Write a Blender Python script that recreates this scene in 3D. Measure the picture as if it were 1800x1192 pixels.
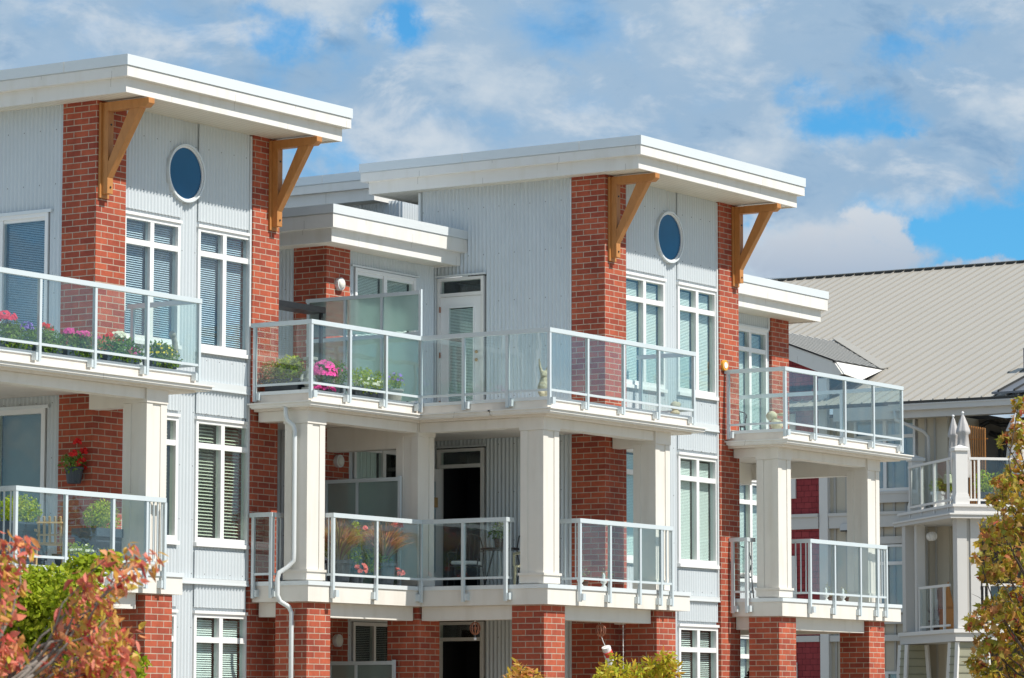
import bpy, bmesh, math, random
from mathutils import Vector, Matrix, noise
R = math.radians
random.seed(7)
for o in list(bpy.data.objects): bpy.data.objects.remove(o)
scene = bpy.context.scene
C = scene.collection

# ------------------------------------------------------------------ camera
FOC, PITCH, ROLL, YAW = 6217.6, 0.10671785, 0.00126629, 0.58138976
CZ = 0.7
fw = Vector((math.cos(YAW), math.sin(YAW), 0)); rt = Vector((math.sin(YAW), -math.cos(YAW), 0)); up0 = Vector((0, 0, 1))
fwd = fw*math.cos(PITCH) + up0*math.sin(PITCH)
upv = -fw*math.sin(PITCH) + up0*math.cos(PITCH)
cr = rt*math.cos(ROLL) + upv*math.sin(ROLL); cu = -rt*math.sin(ROLL) + upv*math.cos(ROLL)
cam = bpy.data.cameras.new('camera'); co = bpy.data.objects.new('camera', cam); C.objects.link(co)
m = Matrix((cr, cu, -fwd)).transposed().to_4x4(); m.translation = Vector((0, 0, CZ)); co.matrix_world = m
cam.sensor_width = 36; cam.lens = FOC/1800*36; cam.clip_start = 0.5; cam.clip_end = 5000
cam.dof.use_dof = True; cam.dof.focus_distance = 60; cam.dof.aperture_fstop = 9
scene.camera = co
def W(px, py, dist):
    """point at a given distance from the camera"""
    d = cr*(px-900) + cu*(596-py) + fwd*FOC
    return Vector((0, 0, CZ)) + d.normalized()*dist
def pdir(px, py): return (cr*(px-900) + cu*(596-py) + fwd*FOC).normalized()

# ------------------------------------------------------------------ world, sun, exposure
SUN = Vector((0.09, -1.0, 1.3)).normalized()
w = bpy.data.worlds.new("World"); scene.world = w; w.use_nodes = True
nt = w.node_tree; nt.nodes.clear()
def N(tree, t, **k):
    n = tree.nodes.new(t)
    for a, b in k.items():
        if a.startswith('i_'):
            n.inputs[int(a[2:])].default_value = b
        else: setattr(n, a, b)
    return n
def L(tree, a, b): tree.links.new(a, b)
def Mth(tree, op, a, b=None, c=None, clamp=False):
    n = tree.nodes.new('ShaderNodeMath'); n.operation = op; n.use_clamp = clamp
    for i, v in enumerate((a, b, c)):
        if v is None: continue
        if isinstance(v, (int, float)): n.inputs[i].default_value = v
        else: tree.links.new(v, n.inputs[i])
    return n.outputs[0]
def Mix(tree, f, a, b):
    n = tree.nodes.new('ShaderNodeMix'); n.data_type = 'RGBA'
    for s, v in ((0, f), (6, a), (7, b)):
        if isinstance(v, (int, float)): n.inputs[s].default_value = v
        elif isinstance(v, (tuple, list)): n.inputs[s].default_value = (*v[:3], 1)
        else: tree.links.new(v, n.inputs[s])
    return n.outputs[2]
sky = N(nt, 'ShaderNodeTexSky', sky_type='NISHITA', sun_disc=False, sun_elevation=math.asin(SUN.z),
        sun_rotation=math.atan2(SUN.x, SUN.y) % (2*math.pi), altitude=50, air_density=1.0, dust_density=0.3, ozone_density=3.0)
tc = N(nt, 'ShaderNodeTexCoord')
def wdot(v):
    n = N(nt, 'ShaderNodeVectorMath', operation='DOT_PRODUCT'); L(nt, tc.outputs['Generated'], n.inputs[0]); n.inputs[1].default_value = v
    return n.outputs['Value']
f0 = pdir(900, 596); hr = cr; hu = cu
U = Mth(nt, 'MULTIPLY', wdot(hr), FOC/1000); V = Mth(nt, 'MULTIPLY', wdot(hu), FOC/1000)   # ~ kilopixels
cmb = N(nt, 'ShaderNodeCombineXYZ'); L(nt, U, cmb.inputs[0]); L(nt, V, cmb.inputs[1])
L(nt, wdot(f0), cmb.inputs[2])
n1 = N(nt, 'ShaderNodeTexNoise'); n1.inputs['Scale'].default_value = 3.2; n1.inputs['Detail'].default_value = 9; n1.inputs['Roughness'].default_value = .56
mp = N(nt, 'ShaderNodeMapping'); mp.inputs['Scale'].default_value = (1, 1.5, 1); mp.inputs['Location'].default_value = (3.1, 1.7, 0)
L(nt, cmb.outputs[0], mp.inputs['Vector']); L(nt, mp.outputs[0], n1.inputs['Vector'])
n2 = N(nt, 'ShaderNodeTexNoise'); n2.inputs['Scale'].default_value = 1.6; n2.inputs['Detail'].default_value = 7; n2.inputs['Roughness'].default_value = .6
mp2 = N(nt, 'ShaderNodeMapping'); mp2.inputs['Location'].default_value = (8.3, 4.1, 2); mp2.inputs['Scale'].default_value = (1, 1.7, 1)
L(nt, cmb.outputs[0], mp2.inputs['Vector']); L(nt, mp2.outputs[0], n2.inputs['Vector'])
# gaps in the cloud: (u, v, radius u, radius v, strength)
holes = [(60, 10, 150, 40, .35), (300, 60, 130, 50, .35), (1000, 60, 140, 60, .42), (860, 200, 120, 60, .35), (510, 55, 105, 60, 1.0), (470, 20, 60, 30, .8), (735, 45, 60, 48, 1.0), (590, 290, 95, 45, .7), (1480, 215, 120, 52, 1.1), (1545, 240, 60, 30, 1.0), (1575, 105, 75, 34, .75),
         (1650, 60, 90, 26, .6), (1710, 405, 190, 62, 1.3), (1620, 380, 70, 26, 1.0), (1640, 455, 80, 26, 1.1), (1385, 165, 60, 26, .6), (960, 125, 60, 22, .35), (1330, 395, 60, 45, .8), (1250, 10, 70, 20, .5), (1790, 330, 60, 60, .8), (1790, 460, 40, 12, 1)]
nw = N(nt, 'ShaderNodeTexNoise'); nw.inputs['Scale'].default_value = 5.5; nw.inputs['Detail'].default_value = 8; nw.inputs['Roughness'].default_value = .62; L(nt, cmb.outputs[0], nw.inputs['Vector'])
wsub = N(nt, 'ShaderNodeVectorMath', operation='SUBTRACT'); L(nt, nw.outputs['Color'], wsub.inputs[0]); wsub.inputs[1].default_value = (.5, .5, .5)
wmul = N(nt, 'ShaderNodeVectorMath', operation='MULTIPLY'); L(nt, wsub.outputs[0], wmul.inputs[0]); wmul.inputs[1].default_value = (.38, .20, 0)
wadd = N(nt, 'ShaderNodeVectorMath', operation='ADD'); L(nt, cmb.outputs[0], wadd.inputs[0]); L(nt, wmul.outputs[0], wadd.inputs[1])
acc = None
for (px, py, ra, rb, s) in holes:
    sub = N(nt, 'ShaderNodeVectorMath', operation='SUBTRACT'); L(nt, wadd.outputs[0], sub.inputs[0]); sub.inputs[1].default_value = ((px-900)/1000, (596-py)/1000, 0)
    mul = N(nt, 'ShaderNodeVectorMath', operation='MULTIPLY'); L(nt, sub.outputs[0], mul.inputs[0]); mul.inputs[1].default_value = (1000/ra, 1000/rb, 0)
    ln = N(nt, 'ShaderNodeVectorMath', operation='LENGTH'); L(nt, mul.outputs[0], ln.inputs[0])
    g = Mth(nt, 'POWER', 2.718, Mth(nt, 'MULTIPLY', Mth(nt, 'MULTIPLY', ln.outputs['Value'], ln.outputs['Value']), -1.0))
    g = Mth(nt, 'MULTIPLY', g, s)
    acc = g if acc is None else Mth(nt, 'MAXIMUM', acc, g)
front = Mth(nt, 'GREATER_THAN', wdot(f0), 0.55)
acc = Mth(nt, 'MULTIPLY', acc, front)
back = Mth(nt, 'MULTIPLY', Mth(nt, 'SUBTRACT', 1.0, front), .36)
acc = Mth(nt, 'ADD', acc, back)
bl = Mth(nt, 'ADD', acc, Mth(nt, 'MULTIPLY', Mth(nt, 'SUBTRACT', n1.outputs['Fac'], .5), 2.1))
mr = N(nt, 'ShaderNodeMapRange', interpolation_type='SMOOTHSTEP'); L(nt, bl, mr.inputs[0]); mr.inputs[1].default_value = .12; mr.inputs[2].default_value = 1.05
blue = mr.outputs[0]
thin = Mth(nt, 'MULTIPLY', Mth(nt, 'SUBTRACT', n2.outputs['Fac'], .42, clamp=True), 1.6, clamp=True)
ccol = Mix(nt, thin, (.385, .54, .715), (.21, .40, .63))
sep = N(nt, 'ShaderNodeMapRange', interpolation_type='SMOOTHSTEP'); L(nt, n1.outputs['Fac'], sep.inputs[0]); sep.inputs[1].default_value = .34; sep.inputs[2].default_value = .52
ccol = Mix(nt, sep.outputs[0], (.60, .70, .80), ccol)
n4 = N(nt, 'ShaderNodeTexNoise'); n4.inputs['Scale'].default_value = 4.2; n4.inputs['Detail'].default_value = 12; n4.inputs['Roughness'].default_value = .62; n4.inputs['Distortion'].default_value = .35
mp4 = N(nt, 'ShaderNodeMapping'); mp4.inputs['Scale'].default_value = (1, 1.9, 1); mp4.inputs['Location'].default_value = (1.3, 7.7, 4); mp4.inputs['Rotation'].default_value = (0, 0, .35); L(nt, cmb.outputs[0], mp4.inputs['Vector']); L(nt, mp4.outputs[0], n4.inputs['Vector'])
lit = N(nt, 'ShaderNodeMapRange', interpolation_type='SMOOTHSTEP'); L(nt, n4.outputs['Fac'], lit.inputs[0]); lit.inputs[1].default_value = .50; lit.inputs[2].default_value = .68; lit.inputs[4].default_value = .72
ccol = Mix(nt, lit.outputs[0], ccol, (.70, .77, .84))
drk = N(nt, 'ShaderNodeMapRange', interpolation_type='SMOOTHSTEP'); L(nt, n4.outputs['Fac'], drk.inputs[0]); drk.inputs[1].default_value = .46; drk.inputs[2].default_value = .30; drk.inputs[4].default_value = .75
ccol = Mix(nt, drk.outputs[0], ccol, (.20, .37, .59))
# bright cumulus bank low on the right
def blob(px, py, ra, rb):
    sub = N(nt, 'ShaderNodeVectorMath', operation='SUBTRACT'); L(nt, wadd.outputs[0], sub.inputs[0]); sub.inputs[1].default_value = ((px-900)/1000, (596-py)/1000, 0)
    mul = N(nt, 'ShaderNodeVectorMath', operation='MULTIPLY'); L(nt, sub.outputs[0], mul.inputs[0]); mul.inputs[1].default_value = (1000/ra, 1000/rb, 0)
    ln = N(nt, 'ShaderNodeVectorMath', operation='LENGTH'); L(nt, mul.outputs[0], ln.inputs[0])
    r = N(nt, 'ShaderNodeMapRange', interpolation_type='SMOOTHSTEP'); L(nt, ln.outputs['Value'], r.inputs[0]); r.inputs[1].default_value = 1.12; r.inputs[2].default_value = .45
    return Mth(nt, 'MULTIPLY', r.outputs[0], front)
bank = Mth(nt, 'MAXIMUM', Mth(nt, 'MAXIMUM', blob(1500, 455, 170, 72), blob(1395, 430, 110, 60)), Mth(nt, 'MAXIMUM', blob(1700, 470, 70, 24), blob(1540, 400, 60, 36)))
btop = N(nt, 'ShaderNodeMapRange'); L(nt, V, btop.inputs[0]); btop.inputs[1].default_value = .10; btop.inputs[2].default_value = .22
ccol = Mix(nt, bank, ccol, Mix(nt, btop.outputs[0], (.42, .52, .66), (.68, .73, .79)))
blue = Mth(nt, 'MULTIPLY', blue, Mth(nt, 'SUBTRACT', 1.0, Mth(nt, 'MULTIPLY', bank, .93)))
# low sky is deeper blue than the model gives: multiply
skc = N(nt, 'ShaderNodeMix', data_type='RGBA', blend_type='MULTIPLY'); skc.inputs[0].default_value = 1
L(nt, sky.outputs[0], skc.inputs[6])
tz = N(nt, 'ShaderNodeMapRange'); L(nt, wdot((0, 0, 1)), tz.inputs[0]); tz.inputs[1].default_value = .25; tz.inputs[2].default_value = .6
L(nt, Mix(nt, tz.outputs[0], (.31, .80, 1.06), (1.0, .98, .92)), skc.inputs[7])
bsky = N(nt, 'ShaderNodeBackground'); L(nt, skc.outputs[2], bsky.inputs[0]); bsky.inputs[1].default_value = .115
bcl = N(nt, 'ShaderNodeBackground'); L(nt, ccol, bcl.inputs[0]); bcl.inputs[1].default_value = 0.80
ms = N(nt, 'ShaderNodeMixShader'); L(nt, blue, ms.inputs[0]); L(nt, bcl.outputs[0], ms.inputs[1]); L(nt, bsky.outputs[0], ms.inputs[2])
wo = N(nt, 'ShaderNodeOutputWorld'); L(nt, ms.outputs[0], wo.inputs[0])

sl = bpy.data.lights.new('sun', 'SUN'); sl.energy = 4.8; sl.angle = R(.5); sl.color = (1, .955, .88)
so = bpy.data.objects.new('sun', sl); C.objects.link(so); so.rotation_mode = 'QUATERNION'; so.rotation_quaternion = SUN.to_track_quat('Z', 'Y'); so.location = SUN*100
scene.view_settings.view_transform = 'Standard'; scene.view_settings.look = 'None'; scene.view_settings.exposure = 0.22; scene.view_settings.gamma = 1
scene.view_settings.use_curve_mapping = False
scene.render.engine = 'CYCLES'
scene.cycles.max_bounces = 10; scene.cycles.transparent_max_bounces = 24; scene.cycles.caustics_reflective = False; scene.cycles.caustics_refractive = False

# ------------------------------------------------------------------ materials
def mat(name, col, rough=.6, metal=0, spec=.5, var=0.0, vscale=3.0, bump=0.0, bscale=40.0, dirt=None):
    m = bpy.data.materials.new(name); m.use_nodes = True; t = m.node_tree; b = t.nodes['Principled BSDF']
    b.inputs['Base Color'].default_value = (*col, 1); b.inputs['Roughness'].default_value = rough; b.inputs['Metallic'].default_value = metal
    b.inputs['Specular IOR Level'].default_value = spec
    g = N(t, 'ShaderNodeNewGeometry')
    if var or dirt:
        n = N(t, 'ShaderNodeTexNoise'); n.inputs['Scale'].default_value = vscale; n.inputs['Detail'].default_value = 6
        L(t, g.outputs['Position'], n.inputs['Vector'])
        c = Mix(t, n.outputs['Fac'], tuple(x*(1-var) for x in col), tuple(min(1, x*(1+var)) for x in col))
        if dirt:
            n3 = N(t, 'ShaderNodeTexNoise'); n3.inputs['Scale'].default_value = 1.0; n3.inputs['Detail'].default_value = 8
            mpp = N(t, 'ShaderNodeMapping'); mpp.inputs['Scale'].default_value = (5, 5, .9); L(t, g.outputs['Position'], mpp.inputs['Vector']); L(t, mpp.outputs[0], n3.inputs['Vector'])
            r = N(t, 'ShaderNodeMapRange'); L(t, n3.outputs['Fac'], r.inputs[0]); r.inputs[1].default_value = .5; r.inputs[2].default_value = .85; r.inputs[4].default_value = .5
            c = Mix(t, r.outputs[0], c, dirt)
        L(t, c, b.inputs['Base Color'])
    if bump:
        n = N(t, 'ShaderNodeTexNoise'); n.inputs['Scale'].default_value = bscale; n.inputs['Detail'].default_value = 4
        L(t, g.outputs['Position'], n.inputs['Vector'])
        bp = N(t, 'ShaderNodeBump'); bp.inputs['Strength'].default_value = bump; bp.inputs['Distance'].default_value = .01
        L(t, n.outputs['Fac'], bp.inputs['Height']); L(t, bp.outputs[0], b.inputs['Normal'])
    return m
def wallcoord(t):
    g = N(t, 'ShaderNodeNewGeometry'); s = N(t, 'ShaderNodeSeparateXYZ'); L(t, g.outputs['Position'], s.inputs[0])
    u = Mth(t, 'SUBTRACT', s.outputs[0], s.outputs[1]); c = N(t, 'ShaderNodeCombineXYZ'); L(t, u, c.inputs[0]); L(t, s.outputs[2], c.inputs[1])
    return c.outputs[0], g.outputs['Position'], s
def brickmat(name, c1, c2, mortar, bw, rh, mo, off=.5, strength=.6):
    m = bpy.data.materials.new(name); m.use_nodes = True; t = m.node_tree; b = t.nodes['Principled BSDF']
    v, pos, s = wallcoord(t)
    br = N(t, 'ShaderNodeTexBrick'); L(t, v, br.inputs['Vector']); br.offset = off
    br.inputs['Scale'].default_value = 1; br.inputs['Brick Width'].default_value = bw; br.inputs['Row Height'].default_value = rh
    br.inputs['Mortar Size'].default_value = mo; br.inputs['Mortar Smooth'].default_value = .15; br.inputs['Bias'].default_value = -.1
    br.inputs['Color1'].default_value = (*c1, 1); br.inputs['Color2'].default_value = (*c2, 1); br.inputs['Mortar'].default_value = (*mortar, 1)
    n = N(t, 'ShaderNodeTexNoise'); n.inputs['Scale'].default_value = 14; n.inputs['Detail'].default_value = 7; L(t, pos, n.inputs['Vector'])
    n2 = N(t, 'ShaderNodeTexNoise'); n2.inputs['Scale'].default_value = 1.1; n2.inputs['Detail'].default_value = 5; L(t, pos, n2.inputs['Vector'])
    k = Mth(t, 'ADD', Mth(t, 'MULTIPLY', n.outputs['Fac'], .5), Mth(t, 'MULTIPLY', n2.outputs['Fac'], .35)); k = Mth(t, 'ADD', k, .56)
    n5 = N(t, 'ShaderNodeTexNoise'); n5.inputs['Scale'].default_value = 1; n5.inputs['Detail'].default_value = 7; mp5 = N(t, 'ShaderNodeMapping'); mp5.inputs['Scale'].default_value = (4, 4, .7); L(t, pos, mp5.inputs['Vector']); L(t, mp5.outputs[0], n5.inputs['Vector'])
    k = Mth(t, 'MULTIPLY', k, Mth(t, 'ADD', .74, Mth(t, 'MULTIPLY', n5.outputs['Fac'], .52)))
    mm = N(t, 'ShaderNodeMix', data_type='RGBA', blend_type='MULTIPLY'); mm.inputs[0].default_value = 1; L(t, br.outputs['Color'], mm.inputs[6]); L(t, k, mm.inputs[7])
    L(t, mm.outputs[2], b.inputs['Base Color']); b.inputs['Roughness'].default_value = .82; b.inputs['Specular IOR Level'].default_value = .25
    h = Mth(t, 'SUBTRACT', Mth(t, 'MULTIPLY', n.outputs['Fac'], .35), Mth(t, 'MULTIPLY', br.outputs['Fac'], 1.0))
    bp = N(t, 'ShaderNodeBump'); bp.inputs['Strength'].default_value = strength; bp.inputs['Distance'].default_value = .008
    L(t, h, bp.inputs['Height']); L(t, bp.outputs[0], b.inputs['Normal'])
    return m
def glassmat(name, tint, boost, rough=0.0):
    m = bpy.data.materials.new(name); m.use_nodes = True; t = m.node_tree; t.nodes.clear()
    g = N(t, 'ShaderNodeNewGeometry')
    dt = N(t, 'ShaderNodeVectorMath', operation='DOT_PRODUCT'); L(t, g.outputs['Incoming'], dt.inputs[0]); L(t, g.outputs['Normal'], dt.inputs[1])
    frs = Mth(t, 'ADD', Mth(t, 'MULTIPLY', Mth(t, 'POWER', Mth(t, 'SUBTRACT', 1.0, Mth(t, 'ABSOLUTE', dt.outputs['Value'])), 5.0), .96), .04)
    n = N(t, 'ShaderNodeTexNoise'); n.inputs['Scale'].default_value = 2.2; n.inputs['Detail'].default_value = 1; L(t, g.outputs['Position'], n.inputs['Vector'])
    bp = N(t, 'ShaderNodeBump'); bp.inputs['Strength'].default_value = .12; bp.inputs['Distance'].default_value = .02; L(t, n.outputs['Fac'], bp.inputs['Height'])
    f = Mth(t, 'MULTIPLY', frs, boost, clamp=True)
    tr = N(t, 'ShaderNodeBsdfTransparent'); tr.inputs[0].default_value = (*tint, 1)
    gl = N(t, 'ShaderNodeBsdfAnisotropic') if False else N(t, 'ShaderNodeBsdfGlossy'); gl.inputs['Roughness'].default_value = rough; gl.inputs[0].default_value = (.92, .97, 1, 1)
    L(t, bp.outputs[0], gl.inputs['Normal'])
    mx = N(t, 'ShaderNodeMixShader'); L(t, f, mx.inputs[0]); L(t, tr.outputs[0], mx.inputs[1]); L(t, gl.outputs[0], mx.inputs[2])
    dn = N(t, 'ShaderNodeTexNoise'); dn.inputs['Scale'].default_value = 1.3; dn.inputs['Detail'].default_value = 9; dn.inputs['Roughness'].default_value = .65; L(t, g.outputs['Position'], dn.inputs['Vector'])
    dr = N(t, 'ShaderNodeMapRange'); L(t, dn.outputs['Fac'], dr.inputs[0]); dr.inputs[1].default_value = .38; dr.inputs[2].default_value = .72; dr.inputs[3].default_value = .002; dr.inputs[4].default_value = .028
    df = N(t, 'ShaderNodeBsdfDiffuse'); df.inputs[0].default_value = (.7, .72, .70, 1)
    m2 = N(t, 'ShaderNodeMixShader'); L(t, dr.outputs[0], m2.inputs[0]); L(t, mx.outputs[0], m2.inputs[1]); L(t, df.outputs[0], m2.inputs[2])
    o = N(t, 'ShaderNodeOutputMaterial'); L(t, m2.outputs[0], o.inputs[0])
    return m
def leafmat(name, cols, trans=.35, rough=.5):
    m = bpy.data.materials.new(name); m.use_nodes = True; t = m.node_tree; b = t.nodes['Principled BSDF']
    g = N(t, 'ShaderNodeNewGeometry'); r = N(t, 'ShaderNodeValToRGB'); L(t, g.outputs['Random Per Island'], r.inputs[0])
    el = r.color_ramp.elements; r.color_ramp.interpolation = 'LINEAR'
    while len(el) < len(cols): el.new(.5)
    for i, c in enumerate(cols): el[i].position = i/(len(cols)-1); el[i].color = (*c, 1)
    L(t, r.outputs[0], b.inputs['Base Color']); b.inputs['Roughness'].default_value = rough; b.inputs['Specular IOR Level'].default_value = .3
    tl = N(t, 'ShaderNodeBsdfTranslucent'); L(t, r.outputs[0], tl.inputs[0])
    mx = N(t, 'ShaderNodeMixShader'); mx.inputs[0].default_value = trans; L(t, b.outputs[0], mx.inputs[1]); L(t, tl.outputs[0], mx.inputs[2])
    L(t, mx.outputs[0], t.nodes['Material Output'].inputs[0])
    return m
M = {}
M['brick'] = brickmat('red_brick', (.43, .098, .050), (.26, .052, .034), (.45, .35, .27), .29, .0957, .0075)
def metalmat(name, col, rough, metal):
    m = mat(name, col, rough, metal, var=.05, vscale=2.5); return m
M['siding'] = mat('corrugated_metal', (.61, .65, .67), .45, .10, .5, var=.05, vscale=1.7)
def screws(m):
    t = m.node_tree; b = t.nodes['Principled BSDF']; v, pos, s = wallcoord(t); src = b.inputs['Base Color'].links[0].from_socket
    sp = N(t, 'ShaderNodeSeparateXYZ'); L(t, v, sp.inputs[0])
    du = Mth(t, 'MULTIPLY', Mth(t, 'SUBTRACT', Mth(t, 'FRACT', Mth(t, 'DIVIDE', sp.outputs[0], .32)), .5), .32); dz = Mth(t, 'MULTIPLY', Mth(t, 'SUBTRACT', Mth(t, 'FRACT', Mth(t, 'DIVIDE', sp.outputs[1], .83)), .5), .83)
    d = Mth(t, 'ADD', Mth(t, 'MULTIPLY', du, du), Mth(t, 'MULTIPLY', dz, dz)); k = Mth(t, 'LESS_THAN', d, .00008)
    L(t, Mix(t, k, src, (.12, .12, .12)), b.inputs['Base Color'])
screws(M['siding'])
M['trim'] = mat('white_vinyl', (.80, .80, .79), .45)
M['paint'] = mat('cream_paint', (.72, .685, .625), .6, var=.04, vscale=5, bump=.15, bscale=60, dirt=(.56, .51, .43))
M['fascia'] = mat('white_fascia', (.74, .72, .68), .55, var=.04, vscale=3, dirt=(.60, .56, .47))
def joints(m, pitch, w_, dark):
    t = m.node_tree; b = t.nodes['Principled BSDF']; v, pos, s = wallcoord(t); src = b.inputs['Base Color'].links[0].from_socket
    sp = N(t, 'ShaderNodeSeparateXYZ'); L(t, v, sp.inputs[0])
    f = Mth(t, 'FRACT', Mth(t, 'DIVIDE', Mth(t, 'ADD', sp.outputs[0], Mth(t, 'MULTIPLY', Mth(t, 'FLOOR', Mth(t, 'MULTIPLY', sp.outputs[1], 4.6)), 1.37)), pitch)); k = Mth(t, 'LESS_THAN', f, w_/pitch)
    L(t, Mix(t, k, src, dark), b.inputs['Base Color'])
joints(M['fascia'], 2.9, .008, (.42, .40, .36))
M['curb'] = mat('weathered_curb', (.72, .66, .59), .6, var=.05, vscale=6, dirt=(.55, .46, .36))
M['flash'] = mat('grey_metal_flashing', (.70, .735, .745), .4, .15, var=.04, vscale=2)
M['rail'] = mat('grey_painted_aluminium', (.60, .66, .68), .4, .1, var=.03, vscale=4)
M['downpipe'] = mat('downpipe_metal', (.66, .69, .69), .4, .1)
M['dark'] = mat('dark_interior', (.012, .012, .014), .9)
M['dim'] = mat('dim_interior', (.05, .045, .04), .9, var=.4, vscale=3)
M['blind'] = mat('white_slats', (.86, .88, .87), .5)
M['blind2'] = mat('cream_slats', (.74, .74, .62), .5)
M['glass'] = glassmat('rail_glass', (.925, .965, .955), 1.25)
M['wglass'] = glassmat('window_glass', (.88, .95, .98), 2.2)
M['wglass2'] = glassmat('window_glass_clear', (.93, .985, .965), 1.5)
M['oculus'] = mat('blue_reflecting_pane', (.008, .085, .19), .05, 0, .45, var=.35, vscale=1.3)
M['lens'] = mat('lamp_lens', (.75, .73, .66), .3)
M['black'] = mat('black_metal', (.02, .02, .022), .4)
M['char'] = mat('charcoal_plastic', (.045, .055, .07), .5, var=.15)
M['slate'] = mat('slate_blue_planter', (.05, .075, .10), .45, var=.1)
M['stone'] = mat('weathered_stone', (.36, .36, .33), .9, var=.3, vscale=18, bump=.5, bscale=70)
M['sand'] = mat('sand_stone', (.52, .46, .33), .9, var=.35, vscale=25, bump=.6, bscale=80)
M['copper'] = mat('copper_wire', (.45, .20, .13), .35, .7)
M['white'] = mat('white_cloth', (.82, .82, .82), .7)
M['redc'] = mat('red_cloth', (.65, .05, .04), .7)
M['canvas'] = mat('parasol_canvas', (.50, .48, .47), .85, var=.1, vscale=9)
M['sage'] = mat('sage_painted_wood', (.45, .44, .30), .6)
M['terra'] = mat('brown_pot', (.10, .05, .035), .6, var=.2)
M['pine'] = mat('pale_pine', (.52, .34, .16), .6, var=.15, vscale=12)
M['amber'] = mat('orange_rim', (.75, .36, .04), .4)
def woodmat(name, c1, c2):
    m = bpy.data.materials.new(name); m.use_nodes = True; t = m.node_tree; b = t.nodes['Principled BSDF']
    g = N(t, 'ShaderNodeNewGeometry'); mp = N(t, 'ShaderNodeMapping'); mp.inputs['Scale'].default_value = (14, 6, 2.2); L(t, g.outputs['Position'], mp.inputs['Vector'])
    n = N(t, 'ShaderNodeTexNoise'); n.inputs['Scale'].default_value = 2; n.inputs['Detail'].default_value = 8; n.inputs['Distortion'].default_value = .6; L(t, mp.outputs[0], n.inputs['Vector'])
    L(t, Mix(t, n.outputs['Fac'], c1, c2), b.inputs['Base Color']); b.inputs['Roughness'].default_value = .5
    return m
M['timber'] = woodmat('stained_timber', (.36, .14, .035), (.57, .255, .075))
def plankmat(name, col, line, pitch, axis):
    m = bpy.data.materials.new(name); m.use_nodes = True; t = m.node_tree; b = t.nodes['Principled BSDF']
    g = N(t, 'ShaderNodeNewGeometry'); s = N(t, 'ShaderNodeSeparateXYZ'); L(t, g.outputs['Position'], s.inputs[0])
    f = Mth(t, 'FRACT', Mth(t, 'DIVIDE', s.outputs[axis], pitch)); k = Mth(t, 'LESS_THAN', f, .12)
    n = N(t, 'ShaderNodeTexNoise'); n.inputs['Scale'].default_value = 2; n.inputs['Detail'].default_value = 5; L(t, g.outputs['Position'], n.inputs['Vector'])
    c = Mix(t, n.outputs['Fac'], tuple(x*.9 for x in col), tuple(min(1, x*1.08) for x in col))
    L(t, Mix(t, k, c, line), b.inputs['Base Color']); b.inputs['Roughness'].default_value = .55
    bp = N(t, 'ShaderNodeBump'); bp.inputs['Distance'].default_value = .006; bp.inputs['Strength'].default_value = .7; L(t, Mth(t, 'SUBTRACT', 1.0, k), bp.inputs['Height']); L(t, bp.outputs[0], b.inputs['Normal'])
    return m
M['soffit'] = plankmat('vinyl_soffit', (.74, .70, .60), (.48, .44, .36), .1, 1)
M['shingle'] = brickmat('red_shingle_siding', (.34, .055, .06), (.28, .042, .048), (.10, .015, .02), .22, .145, .006, .37, .5)
M['batten'] = mat('tan_board', (.56, .50, .40), .7, var=.04, vscale=6)
M['taupe'] = mat('taupe_board', (.44, .42, .385), .7, var=.04, vscale=6)
M['greytrim'] = mat('pale_grey_trim', (.61, .59, .56), .6, var=.03)
M['whitetrim'] = mat('soft_white_trim', (.74, .72, .69), .6, var=.03)
M['olive'] = mat('olive_lap_siding', (.34, .33, .235), .7, var=.05, vscale=6)
M['shadewall'] = mat('shaded_recess_wall', (.20, .18, .16), .8, var=.1)  # shade of the recess put into a darkened wall colour
M['roofmetal'] = mat('warm_grey_metal_roof', (.395, .365, .315), .5, .1, var=.045, vscale=1.2)
M['roofdark'] = mat('slate_metal_roof', (.15, .16, .18), .45, .2, var=.06)
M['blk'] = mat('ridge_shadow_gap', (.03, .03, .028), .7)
M['bark'] = mat('grey_bark', (.22, .19, .165), .9, var=.35, vscale=20, bump=.6, bscale=50)
M['bark2'] = mat('dark_bark', (.07, .05, .04), .9, var=.3, vscale=20)
M['wire'] = mat('wire', (.10, .15, .20), .6)
M['leaf_red'] = leafmat('red_autumn_leaf', [(.62, .09, .08), (.78, .22, .12), (.40, .06, .06), (.72, .20, .15), (.80, .42, .12), (.62, .50, .04), (.74, .22, .17), (.82, .34, .22), (.52, .48, .05), (.70, .14, .12)], .4)
M['leaf_lime'] = leafmat('lime_leaf', [(.22, .30, .012), (.44, .52, .03), (.32, .40, .02), (.52, .52, .04), (.16, .22, .015)], .45)
M['leaf_maple'] = leafmat('turning_maple_leaf', [(.22, .25, .03), (.48, .38, .04), (.30, .33, .04), (.60, .40, .05), (.55, .22, .10), (.36, .34, .04), (.72, .50, .07), (.50, .08, .07), (.26, .30, .04), (.62, .36, .14), (.34, .36, .06)], .5)
M['leaf_peach'] = leafmat('peach_leaf', [(.72, .26, .13), (.66, .42, .07), (.62, .50, .06), (.75, .34, .16)], .45)
M['leaf_gold'] = leafmat('golden_leaf', [(.58, .50, .03), (.42, .46, .03), (.66, .40, .04), (.46, .52, .04), (.60, .22, .06)], .45)
M['green'] = leafmat('green_leaf', [(.08, .17, .025), (.16, .28, .045), (.26, .40, .06), (.13, .23, .05), (.30, .38, .10)], .45)
M['bright'] = leafmat('bright_green_leaf', [(.18, .32, .02), (.38, .50, .03), (.52, .56, .03), (.24, .38, .03)], .45)
M['olivef'] = leafmat('olive_foliage', [(.26, .27, .07), (.46, .38, .15), (.20, .26, .05), (.55, .42, .20)], .4)
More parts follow.
